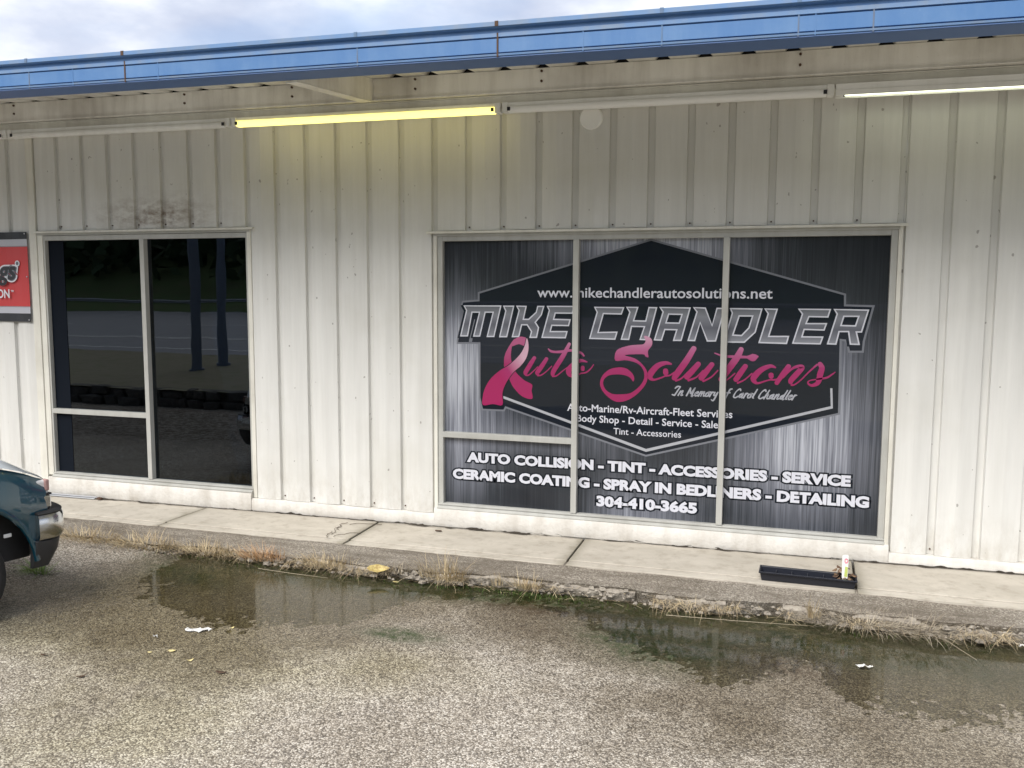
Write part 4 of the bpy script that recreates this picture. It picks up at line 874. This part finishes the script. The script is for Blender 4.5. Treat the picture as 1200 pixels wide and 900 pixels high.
# ================================================================ things on the ground
def blade(b, p, d, L_, wd, bend, rng):
    "one curved tapering blade"
    p = Vector(p); d = Vector(d).normalized(); side = d.cross(Vector((0, 0, 1)));  side = Vector((1, 0, 0)) if side.length < .05 else side.normalized()
    side = (side+Vector((rng.uniform(-.5, .5), rng.uniform(-.5, .5), 0))).normalized()
    vs_ = []; n = 4
    for i in range(n+1):
        t = i/n; q = p+d*L_*t+Vector((bend[0], bend[1], -bend[2]))*L_*t*t
        ww = wd*(1-t*.85); vs_ += [tuple(q-side*ww/2), tuple(q+side*ww/2)]
    b.add(vs_, [(2*i, 2*i+1, 2*i+3, 2*i+2) for i in range(n)])
def tuft(name, label, cat, cx, cy, cz, n, L_, spread, rad, m, rng, wd=.0048, lean=(0, -.4), group=None, low=.3):
    if name != 'weed': L_ *= 1.3; cz += .01; cy -= .02
    b = MB(); FLATN.add(name)
    for i in range(n):
        a = rng.uniform(0, 6.283); r_ = rad*math.sqrt(rng.random()); px, py = cx+r_*math.cos(a)*1.6, cy+r_*math.sin(a)*.6
        d = (math.cos(a)*spread*rng.random()+lean[0], math.sin(a)*spread*rng.random()*.7+lean[1]*rng.random(), 1-rng.random()*low)
        blade(b, (px, py, cz-.01), d, L_*rng.uniform(.45, 1.1), wd*rng.uniform(.7, 1.3), (rng.uniform(-.3, .3), rng.uniform(-.4, .1), rng.uniform(.05, .4)), rng)
    o_ = Vector((cx, cy, cz)); b.v = [tuple(Vector(v)-o_) for v in b.v]
    o = b.build(name, m); o.location = (cx, cy, cz); return tag(o, label, cat, group)
rg = random.Random(4)
gk = 'dry grass tufts growing out of the broken kerb'
lipz = .055
tuft('dry_grass_tuft', 'dense orange tan dry grass tuft, the bushiest one, on the kerb left of centre', 'dry grass', 2.93, -1.10, lipz, 240, .13, 1.0, .13, M_strawo, rg, group=gk)
tuft('dry_grass_tuft', 'low tan dry grass tuft to the left of the yellow leaf', 'dry grass', 3.50, -1.10, lipz, 170, .12, .9, .15, M_straw, rg, group=gk)
tuft('dry_grass_tuft', 'tallest pale dry grass tuft, spiky, right of the yellow leaf', 'dry grass', 4.48, -1.08, lipz-.01, 210, .20, .75, .12, M_straw, rg, group=gk)
tuft('dry_grass_tuft', 'small bright tan dry tuft below the lower left corner of the printed window', 'dry grass', 5.12, -1.10, lipz-.01, 100, .12, .9, .07, M_straw, rg, group=gk)
tuft('dry_grass_tuft', 'thin dry stalks just left of the small bright tan tuft', 'dry grass', 4.90, -1.10, lipz-.01, 22, .13, .35, .03, M_straw, rg, group=gk)
tuft('dry_grass_tuft', 'short grey dead grass right beside the yellow leaf', 'dry grass', 4.12, -1.08, lipz-.01, 60, .11, .8, .05, M_strawg, rg, group=gk)
tuft('dry_grass_tuft', 'slender pale dry stalks standing in front of the black planter tray', 'dry grass', 7.08, -1.10, lipz, 34, .22, .35, .03, M_straw, rg, group=gk)
tuft('dry_grass_tuft', 'tangled grey brown dead grass mat right of the planter tray', 'dry grass', 7.42, -1.14, lipz+.01, 760, .09, 1.9, .26, M_strawg, rg, wd=.003, lean=(.1, -.35), low=.85, group=gk)
tuft('dry_grass_tuft', 'long sprawling grey straw reaching out over the puddle at the right', 'dry grass', 7.78, -1.16, lipz+.01, 190, .14, 1.9, .2, M_strawg, rg, wd=.003, lean=(.35, -.45), low=.9, group=gk)
tuft('dry_grass_tuft', 'pale matted dry grass beside the truck bumper', 'dry grass', 1.20, -1.12, .075, 300, .11, 1.3, .22, M_straw, rg, low=.6, group=gk)
tuft('dry_grass_tuft', 'pale matted dry grass below the mullion of the dark window', 'dry grass', 1.85, -1.12, .065, 260, .12, 1.2, .22, M_straw, rg, low=.6, group=gk)
tuft('dry_grass_tuft', 'pale dry grass just left of the dense orange tuft', 'dry grass', 2.42, -1.12, lipz, 180, .12, 1.1, .16, M_straw, rg, low=.5, group=gk)
tuft('weed', 'small fresh green weed on the asphalt under the truck bumper', 'weed', 1.44, -1.86, .012, 90, .17, 1.7, .06, M_weed, rg, wd=.011, lean=(0, 0), low=.5)
def straws():
    b = MB(); FLATN.add('loose_straw'); r_ = random.Random(9)
    for i in range(330):
        x_ = r_.uniform(1.5, 8.6); y_ = -1.05-abs(r_.gauss(0, .07)); a = r_.uniform(0, 3.14)
        L_ = r_.uniform(.05, .22); z_ = max(float(lot_height(np.array([x_]), np.array([y_]))[0]), 0)+.01+ (.05 if y_ > -1.07 else .012*r_.random())
        blade(b, (x_, y_, z_), (math.cos(a), math.sin(a)*.6, r_.uniform(0, .25)), L_, .003, (r_.uniform(-.3, .3), r_.uniform(-.3, .3), .2), r_)
    for i in range(4200):
        x_ = r_.uniform(.6, 8.6)
        if float(fbm(np.array([x_*3.1]), np.array([4.4]), 3)[0]) < (.42 if x_ < 4.7 else .55): continue
        y_ = float(lip_y(x_))-.02+r_.gauss(0, .025); a = r_.uniform(0, 6.283)
        blade(b, (x_, y_, .03+.03*r_.random()), (math.cos(a), math.sin(a)-.5, r_.uniform(.1, 1.1)), r_.uniform(.04, .14), .0035, (r_.uniform(-.3, .3), r_.uniform(-.7, 0), r_.uniform(.1, .7)), r_)
    tag(b.build('loose_straw', M_straw), 'loose dry straw scattered along the kerb', 'straw', kind='stuff')
    b = MB(); FLATN.add('green_grass')
    for i in range(1100):
        c, s_ = r_.choice([(5.15, .28), (5.3, .2), (4.6, .5), (3.2, .5), (4.0, .3), (6.1, .3), (7.6, .4), (2.4, .4), (5.0, .3), (5.2, .15)]); x_ = r_.gauss(c, s_); y_ = float(lip_y(x_))-.05-abs(r_.gauss(0, .06))
        z_ = float(lot_height(np.array([x_]), np.array([y_]))[0])
        blade(b, (x_, y_, z_), (r_.uniform(-.5, .5), r_.uniform(-.8, .2), 1), r_.uniform(.02, .065), .0035, (r_.uniform(-.4, .4), -.3, .3), r_)
    tag(b.build('green_grass', M_blade), 'short green grass growing in the puddle along the kerb', 'grass', kind='stuff')
straws()
# long single stalks lying over the water
for (xa, ya, xb, yb, lab) in ((6.15, -1.30, 7.05, -1.16, 'long pale straw lying across the puddle edge left of the tray tuft'), (3.0, -1.28, 3.6, -1.27, 'long dry stalk lying along the puddle below the orange tuft'), (7.85, -1.15, 8.0, -1.42, 'long grey stalk with a brushy tip reaching into the puddle')):
    b = MB().tube([(xa, ya, .03), ((xa+xb)/2, (ya+yb)/2-.01, .022), (xb, yb, .012)], [.0018, .0016, .001], 5); b.v = [tuple(Vector(v)-Vector((xa, ya, 0))) for v in b.v]
    o = b.build('dry_stalk', M_strawg, smooth=True); o.location = (xa, ya, 0); tag(o, lab, 'stalk')
def leaf(name, label, cat, cx, cy, L_, W_, rot, m, curl=.25, z=None, fold=.2):
    b = MB(); FLATN.add(name); n = 8; vs_ = []
    for i in range(n+1):
        t = i/n; wd = W_*math.sin(math.pi*min(t*1.05, 1))**.7*(1-.25*t)+.0006
        for s_ in (-1, -.5, 0, .5, 1): vs_.append(((t-.5)*L_, s_*wd/2*(1+.08*math.sin(i*2.1)), curl*L_*(2*t-1)**2*.5+fold*abs(s_)*wd/2+.002))
    b.add(vs_, [(i*5+j, (i+1)*5+j, (i+1)*5+j+1, i*5+j+1) for i in range(n) for j in range(4)])
    o = b.build(name, m, smooth=True, angle=180); zz_ = float(lot_height(np.array([cx]), np.array([cy]))[0]) if z is None else z
    o.location = (cx, cy, zz_+.002+(.035 if L_ > .15 else 0)); o.rotation_euler = (.55 if L_ > .15 else 0, 0, rot); sm = o.modifiers.new('thick', 'SOLIDIFY'); sm.thickness = .0008
    return tag(o, label, cat)
def leafmat(name, a, b_):
    m = mat(name, a, .6); nt = m.node_tree; nt.links.new(mixc(nt, ramp(nt, noise(nt, pos(nt), 60, 3), [(.4, (0, 0, 0)), (.6, (1, 1, 1))]).outputs[0], a, b_), P(m).inputs['Base Color']); return m
M_ly = leafmat('yellow_leaf', (.52, .42, .16), (.34, .24, .08)); M_lc = leafmat('cream_leaf', (.70, .60, .30), (.6, .5, .22)); M_lb = leafmat('brown_leaf', (.06, .035, .022), (.10, .06, .035))
M_paper = leafmat('wet_paper', (.72, .72, .70), (.58, .57, .54))
leaf('fallen_leaf', 'large crumpled yellow leaf against the kerb beside the puddle', 'leaf', 3.96, -1.14, .175, .085, .35, M_ly, .35, .028, .7)
leaf('fallen_leaf', 'small round yellow leaf, left of the two below the white scrap', 'leaf', 3.385, -2.775, .045, .038, .3, M_lc)
leaf('fallen_leaf', 'small torn yellow leaf, lower right of the three pale leaves', 'leaf', 3.58, -2.86, .04, .025, .9, M_lc, .6)
leaf('fallen_leaf', 'tiny pale yellow leaf closest to the white scrap, on its right', 'leaf', 3.50, -2.335, .03, .022, 1.2, M_lc, .6)
leaf('fallen_leaf', 'tiny cream leaf scrap at the far left of the pale leaves', 'leaf', 3.27, -2.83, .03, .02, .2, M_lc)
leaf('fallen_leaf', 'dark brown curled leaf lying alone at the lower left of the lot', 'leaf', 3.155, -3.25, .065, .022, 1.0, M_lb, .4)
leaf('fallen_leaf', 'dark brown leaf near the left edge of the lot', 'leaf', 2.72, -3.08, .04, .022, .3, M_lb, .4)
leaf('fallen_leaf', 'reddish brown leaf right of the torn yellow leaf', 'leaf', 3.86, -2.95, .07, .03, .2, M_lb, .3)
leaf('fallen_leaf', 'pale leaf sliver floating beside the large yellow leaf', 'leaf', 4.12, -1.18, .05, .018, .0, M_lc, .1, .003)
def scrap(label, cx, cy, L_, W_, rot, z=None, name='paper_scrap', seed=1):
    r_ = random.Random(seed); n, m_ = 9, 5; b = MB(); FLATN.add(name); vs_ = []
    for i in range(n):
        for j in range(m_):
            ed = 1+(r_.uniform(-.25, .2) if i in (0, n-1) or j in (0, m_-1) else 0)
            vs_.append(((i/(n-1)-.5)*L_*ed, (j/(m_-1)-.5)*W_*ed*(1-.5*abs(i/(n-1)-.5)*2)+W_*.25*math.sin(i*1.7+seed*2), .006+r_.uniform(-.004, .006)+.004*math.sin(i*1.1+seed)))
    b.add(vs_, [(i*m_+j, (i+1)*m_+j, (i+1)*m_+j+1, i*m_+j+1) for i in range(n-1) for j in range(m_-1)])
    o = b.build(name, M_paper); zz_ = float(lot_height(np.array([cx]), np.array([cy]))[0]) if z is None else z
    o.location = (cx, cy, zz_+.004); o.rotation_euler = (0, 0, rot); sm = o.modifiers.new('thick', 'SOLIDIFY'); sm.thickness = .001
    tag(o, label, 'paper scrap')
scrap('crumpled white paper scrap on the dry asphalt at the left', 3.31, -2.43, .16, .06, .25)
scrap('small white scrap lying in the puddle at the right', 7.36, -1.70, .085, .03, .1, WATER_Z, seed=4)
scrap('white scrap at the kerb by the right edge of the photo', 8.33, -1.15, .10, .05, -.1, .02, seed=6)
scrap('tiny white scrap on the asphalt left of the large paper scrap', 3.13, -2.61, .03, .015, .1, seed=8)
b = MB(); rock(b, 4.06, -.18, slab_z(4)+.008, .035, .012, .006, random.Random(2)); tag(b.build('twig_debris', M_lb), 'small dark bit of debris on the slab below the printed window', 'debris')
# thin curly vine on the slab joint
rv = random.Random(8); vn = MB()
for k in range(5):
    p0 = Vector((3.25+rv.uniform(-.1, .25), -.5+rv.uniform(-.05, .3), slab_z(3.3)+.006)); pts = [p0]; a = rv.uniform(0, 6)
    for i in range(9): a += rv.uniform(-.9, .9); pts.append(pts[-1]+Vector((math.cos(a)*.035, math.sin(a)*.03, rv.uniform(-.002, .004))))
    vn.tube([(q.x, q.y, max(q.z, slab_z(3.3)+.006)) for q in pts], .0022, 5)
tag(vn.build('dry_vine', M_bark), 'thin curly dry vine at the sidewalk joint', 'vine')

# ---------- planter tray with seedling and tag
tr = thing('planter_tray', 'long black plastic planter tray lying on the edge of the sidewalk', 'planter tray', (7.05, -.64, slab_z(7)-.004), R(-1.5))
def trayshell(L_, W_, H_, t_):
    b = MB(); x0, x1, y0, y1 = -L_/2, L_/2, -W_/2, W_/2
    s = .012
    o1 = [(x0+s, y0+s), (x1-s, y0+s), (x1-s, y1-s), (x0+s, y1-s)]; o2 = [(x0, y0), (x1, y0), (x1, y1), (x0, y1)]
    i2 = [(x0+t_, y0+t_), (x1-t_, y0+t_), (x1-t_, y1-t_), (x0+t_, y1-t_)]; i1 = [(x0+s+t_, y0+s+t_), (x1-s-t_, y0+s+t_), (x1-s-t_, y1-s-t_), (x0+s+t_, y1-s-t_)]
    vs_ = [(x, y, 0) for x, y in o1]+[(x, y, H_) for x, y in o2]+[(x, y, H_) for x, y in i2]+[(x, y, .006) for x, y in i1]
    fs = [(3, 2, 1, 0)]
    for L2 in range(3):
        for k in range(4): fs.append((L2*4+k, L2*4+(k+1) % 4, L2*4+4+(k+1) % 4, L2*4+4+k))
    fs.append((12, 13, 14, 15)); return b.add(vs_, fs)
M_tray = mat('black_tray_plastic', (.012, .014, .022), .28)
trayshell(.64, .15, .062, .004).build('tray_shell', M_tray, tr, local=True, bevel=.002)
rim = MB(); rim.box(-.328, .328, -.083, -.0752, .054, .066); rim.box(-.328, .328, .0752, .083, .054, .066); rim.box(-.328, -.3202, -.0752, .0752, .054, .066); rim.box(.3202, .328, -.0752, .0752, .054, .066)
rim.build('rim', M_tray, tr, local=True, bevel=.002)
for k in range(1, 6): MB().box(-.32+k*.107-.002, -.32+k*.107+.002, -.066, .066, .0065, .045).build('divider', M_tray, tr, local=True)
b = MB(); r_ = random.Random(6)
for k in range(26): rock(b, .245+r_.uniform(-.05, .05), r_.uniform(-.045, .045), .03+r_.random()*.01, .016, .014, .014, r_)
b.build('potting_soil', mat('peat', (.035, .025, .018), .95), tr, local=True)
cr_ = thing('wilted_seedling', 'wilted brown seedling with curled leaves standing in the right end of the black tray', 'plant', (7.29, -.625, slab_z(7.3)+.035))
b = MB(); FLATN.add('curled_leaf')
M_wl = leafmat('wilted_leaf', (.09, .05, .03), (.20, .13, .075))
for k in range(16):
    a = r_.uniform(0, 6.283); c = Vector((math.cos(a)*r_.uniform(.01, .055), math.sin(a)*r_.uniform(.0, .03), r_.uniform(.015, .085))); lb = MB(); vs_ = []
    u = Vector((math.cos(a), math.sin(a), r_.uniform(-.4, .8))).normalized(); s_ = u.cross(Vector((0, 0, 1))).normalized(); nn = u.cross(s_)
    for i in range(5):
        t = i/4; wd = .017*math.sin(math.pi*t*.95+.1)
        for q in (-1, 0, 1): vs_.append(tuple(c+u*(t*.045)+s_*q*wd+nn*(abs(q)*wd*.7+.012*t*t)))
    lb.add(vs_, [(i*3+j, (i+1)*3+j, (i+1)*3+j+1, i*3+j+1) for i in range(4) for j in range(2)]).build('curled_leaf', M_wl, cr_, local=True, smooth=True, angle=180)
MB().tube([(0, 0, -.01), (.004, .002, .05), (.0, 0, .09)], [.004, .003, .002], 6).build('stem', M_bark, cr_, local=True)
tg = thing('plant_tag', 'white plastic plant tag with a pink flower and green band, upright in the tray', 'plant tag', (7.295, -.665, slab_z(7.3)+.03), R(-4))
tp = [(-.019, .03), (0, -.012), (.019, .03), (.021, .185), (.015, .192), (-.013, .190), (-.021, .182)]
def tagpoly(name, pl, y, d, m):
    n = len(pl); return MB().add([(x, y, z) for x, z in pl]+[(x, y+d, z) for x, z in pl], [(i, (i+1) % n, (i+1) % n+n, i+n) for i in range(n)]+[tuple(range(n-1, -1, -1)), tuple(range(n, 2*n))]).build(name, m, tg, local=True)
tagpoly('tag_blade', tp, 0, .0012, mat('tag_white', (.8, .8, .78), .4))
tagpoly('green_band', [(-.004, .035), (.0165, .033), (.0185, .105), (.001, .108)], -.0006, .0005, mat('tag_green', (.50, .58, .16), .4))
M_tp = mat('tag_pink', (.75, .12, .22), .4)
for k in range(7): a = k*.9; cx_, cz_ = .006+.009*math.cos(a), .148+.014*math.sin(a); tagpoly('petal', [(cx_-.004, cz_-.003), (cx_+.003, cz_-.005), (cx_+.005, cz_+.003), (cx_-.002, cz_+.005)], -.0007-.0001*k, .00005, M_tp)

# ================================================================ pickup truck (local: x forward from the front bumper, y to its left, z up)
def truck():
    T_ = thing('pickup_truck', 'dark teal pickup truck with painted-on hood highlight and worn chrome bumper at the left edge', 'truck', TRUCK_LOC, TRUCK_RZ)
    paint = mat('teal_paint', (.004, .060, .095), .28, .25); P(paint).inputs['Coat Weight'].default_value = 1; P(paint).inputs['Coat Roughness'].default_value = .03; P(paint).inputs['Coat IOR'].default_value = 1.75
    hoodp = mat('hood_highlight_paint', (.72, .76, .78), .25); P(hoodp).inputs['Coat Weight'].default_value = 1; P(hoodp).inputs['Coat Roughness'].default_value = .05; P(hoodp).inputs['Coat IOR'].default_value = 1.6  # pale base colour puts the bright reflection into the hood
    chrome = mat('worn_chrome', (.62, .63, .64), .16, 1.0); nt = chrome.node_tree; bump(chrome, noise(nt, pos(nt), 20, 4), .05, .01)
    blk = mat('black_trim', (.02, .02, .022), .55); val = mat('grey_valance', (.045, .046, .05), .45); rub = mat('tyre_rubber', (.02, .02, .02), .8)
    lens = mat('clear_lens', (.75, .75, .74), .08); P(lens).inputs['Coat Weight'].default_value = 1; amber = mat('amber_lens', (.42, .26, .24), .15); wg = mat('cab_glass', (.02, .025, .03), .05)
    W_ = 1.66; AX = -.76; AR = .50; WR = .33; AX2 = -3.55
    def bottom(x):
        z = .36
        for ax in (AX, AX2):
            d = abs(x-ax)
            if d < AR: z = max(z, .33+math.sqrt(AR*AR-d*d)*.98)
        return z
    def hoodz(x):  return 1.0-.10*max(0, 1+(x+.02)/.55)**2.0*.9 if x > -.57 else 1.0
    hz = lambda x: 1.11-.195*max(0., (x+.75)/.65)**2.0 if x < -.085 else .915
    def side_y(z): t = (z-.62)/.36; return .035*t*t
    # side skin with wheel arches
    for sgn, y0 in ((1, 0), (-1, W_)):
        xs = sorted(set([round(v, 3) for v in np.arange(-4.75, -.17, .09)]+[round(ax+AR*math.cos(t), 4) for ax in (AX, AX2) for t in np.linspace(0, math.pi, 17)]+[-.145]))
        vs_ = []; rows = 9
        for x in xs:
            zb = bottom(x); zt = hz(x)-.05 if x > -1.35 else 1.02
            tap = .055*max(0, (x+.45)/.35)**2 if x > -.45 else 0
            for j in range(rows):
                z = zb+(zt-zb)*(j/(rows-1)); yy = side_y(z)+tap+(.03 if j == rows-1 else 0)
                vs_.append((x, y0+sgn*yy, z))
        fs = [(i*rows+j, (i+1)*rows+j, (i+1)*rows+j+1, i*rows+j+1) for i in range(len(xs)-1) for j in range(rows-1)]
        o = MB().add(vs_, fs).build('side_panel', paint, T_, local=True, smooth=True, angle=50)
        for ax in (AX, AX2):      # arch lips
            pts = [(ax+(AR+.012)*math.cos(t), y0+sgn*.012, .33+(AR+.012)*math.sin(t)) for t in np.linspace(.08, math.pi-.08, 18)]
            MB().tube(pts, .020, 8).build('arch_lip', paint, o, local=True, smooth=True)
    # hood, crowned
    vs_ = []; nx, ny = 14, 13
    for i in range(nx):
        x = -.125-1.24*i/(nx-1)
        for j in range(ny):
            s_ = j/(ny-1)*2-1; tap = .055*max(0, (x+.45)/.35)**2 if x > -.45 else 0
            y = W_/2+s_*(W_/2-.045-tap); crown = .095*(1-abs(s_)**4)+.02*(1-s_*s_)
            vs_.append((x+.05*(1-s_*s_)*(1 if i == 0 else 0), y, (hz(x) if x < -.1 else .90)-.040+crown*min(1, .35+i*.2)))
    MB().add(vs_, [(i*ny+j, (i+1)*ny+j, (i+1)*ny+j+1, i*ny+j+1) for i in range(nx-1) for j in range(ny-1)]).build('hood', hoodp, T_, local=True, smooth=True, angle=180)
    # front panel, grille, lights
    MB().box(-.22, -.15, .07, W_-.07, .46, .885).build('grille', blk, T_, local=True, bevel=.01)
    for z in (.58, .66, .74): MB().box(-.152, -.13, .40, W_-.40, z, z+.03).build('grille_bar', chrome, T_, local=True, bevel=.006)
    MB().box(-.152, -.126, .38, W_-.38, .80, .845).build('grille_bar', chrome, T_, local=True, bevel=.006)
    for ya, yb, sg in ((.062, .36, 0), (W_-.36, W_-.062, 1)):
        h = MB().box(-.26, -.118, ya, yb, .795, .895).build('headlight', lens, T_, local=True, bevel=.015)
        yc = (.046, .095) if not sg else (W_-.095, W_-.046)
        MB().box(-.150, -.121, yc[0], yc[1], .82, .898).build('turn_signal', amber, h, local=True, bevel=.008)
        MB().box(-.18, -.112, yc[0]-.002, yb if not sg else yc[1]+.002, .70, .790).build('lamp_bezel', chrome, T_, local=True, bevel=.012)
        MB().box(-.17, -.107, yc[0]+.004, yc[1], .792, .803).build('bezel_seam', blk, T_, local=True)
    # chrome bumper wrapping the corners
    out_ = [(-.25, -.022), (-.13, -.022), (-.06, .03), (.0, .16), (.035, .45), (.045, W_/2)]; out_ += [(x, W_-y) for x, y in out_[-2::-1]]
    c = catmull([(x, y) for x, y in out_], 4, False)
    def wrap(prof, name, m, c=c, par=T_):
        n = len(prof); vs_ = []
        for i, q in enumerate(c):
            a, e = c[max(i-1, 0)], c[min(i+1, len(c)-1)]; d = Vector((e[0]-a[0], e[1]-a[1])).normalized(); nn = Vector((d.y, -d.x))
            for o_, z in prof: vs_.append((q[0]+nn.x*o_, q[1]+nn.y*o_, z))
        fs = [(i*n+j, (i+1)*n+j, (i+1)*n+(j+1) % n, i*n+(j+1) % n) for i in range(len(c)-1) for j in range(n)]+[tuple(range(n)), tuple((len(c)-1)*n+j for j in range(n-1, -1, -1))]
        return MB().add(vs_, fs).build(name, m, par, local=True, smooth=True, angle=45)
    bp = wrap([(-.07, .680), (0, .675), (.012, .655), (.014, .535), (.0, .51), (-.02, .505), (-.07, .505)], 'bumper', chrome)
    wrap([(-.072, .680), (-.06, .695), (-.012, .693), (.004, .685), (.002, .677), (-.06, .682)], 'bumper_pad', blk, par=bp)
    c2 = [(x-.02, y) for x, y in c]
    wrap([(-.06, .504), (.004, .502), (-.012, .42), (-.07, .31), (-.10, .31), (-.09, .40)], 'valance', val, c2)
    # cab and bed
    cab = [(-1.28, .99), (-1.95, 1.50), (-2.75, 1.53), (-2.95, 1.0)]
    vs_ = []
    for ins, s_ in ((0, 1), (W_, -1)):
        for x, z in cab: vs_.append((x, ins+s_*(.05+(z-.99)*.22), z))
    MB().add(vs_, [(0, 1, 2, 3), (7, 6, 5, 4), (0, 4, 5, 1), (1, 5, 6, 2), (2, 6, 7, 3), (3, 7, 4, 0)]).build('cab', paint, T_, local=True, bevel=.04, seg=3)
    MB().add([(-1.42, .18, 1.10), (-1.42, W_-.18, 1.10), (-1.86, W_-.24, 1.44), (-1.86, .24, 1.44), (-1.35, .18, 1.12), (-1.35, W_-.18, 1.12), (-1.80, W_-.24, 1.48), (-1.80, .24, 1.48)], [(0, 1, 2, 3), (4, 7, 6, 5), (0, 4, 5, 1), (1, 5, 6, 2), (2, 6, 7, 3), (3, 7, 4, 0)]).build('windscreen', wg, T_, local=True)
    for yy in (.085, W_-.085): MB().box(-2.62, -1.80, yy-.02, yy+.02, 1.06, 1.42).build('side_window', wg, T_, local=True, bevel=.02)
    MB().box(-4.75, -3.0, .06, W_-.06, .60, .66).build('bed_floor', paint, T_, local=True); MB().box(-4.78, -4.72, .04, W_-.04, .45, 1.0).build('tailgate', paint, T_, local=True, bevel=.01)
    MB().box(-3.05, -2.99, .05, W_-.05, .5, 1.0).build('bed_front', paint, T_, local=True)
    MB().box(-4.7, -.2, .32, W_-.32, .34, .62).build('chassis', blk, T_, local=True)
    MB().box(-1.25, -.2, .19, W_-.19, .36, .92).build('engine_bay', blk, T_, local=True)
    for ax in (AX, AX2):
        for ya, yb in ((.03, .24), (W_-.24, W_-.03)):
            n = 28; pf = [(WR-.05, ya), (WR-.012, ya+.015), (WR, ya+.04), (WR, yb-.04), (WR-.012, yb-.015), (WR-.05, yb), (.20, yb-.02), (.20, ya+.02)]; k_ = len(pf)
            vs_ = [(ax+r*math.cos(2*math.pi*i/n), y, WR+r*math.sin(2*math.pi*i/n)) for i in range(n) for r, y in pf]
            w_ = MB().add(vs_, [(i*k_+j, ((i+1) % n)*k_+j, ((i+1) % n)*k_+(j+1) % k_, i*k_+(j+1) % k_) for i in range(n) for j in range(k_)]).build('wheel', rub, T_, local=True, smooth=True, angle=30)
            ym = ya+.035 if ya < .5 else yb-.035; hub = MB()
            hub.tube([(ax, (ya+yb)/2, WR), (ax, ym, WR)], [.205, .205], 24); hub.tube([(ax, ym, WR), (ax, ym-(.02 if ya < .5 else -.02), WR)], [.06, .045], 12); hub.build('rim', M_galv, w_, local=True)
    MB().box(-.44, -.39, .05, .062, .56, .585).build('side_marker', lens, T_, local=True, bevel=.004)
TRUCK_LOC = (2.19, -2.27, 0); TRUCK_RZ = R(76)
truck()
print('objects', len(bpy.data.objects))
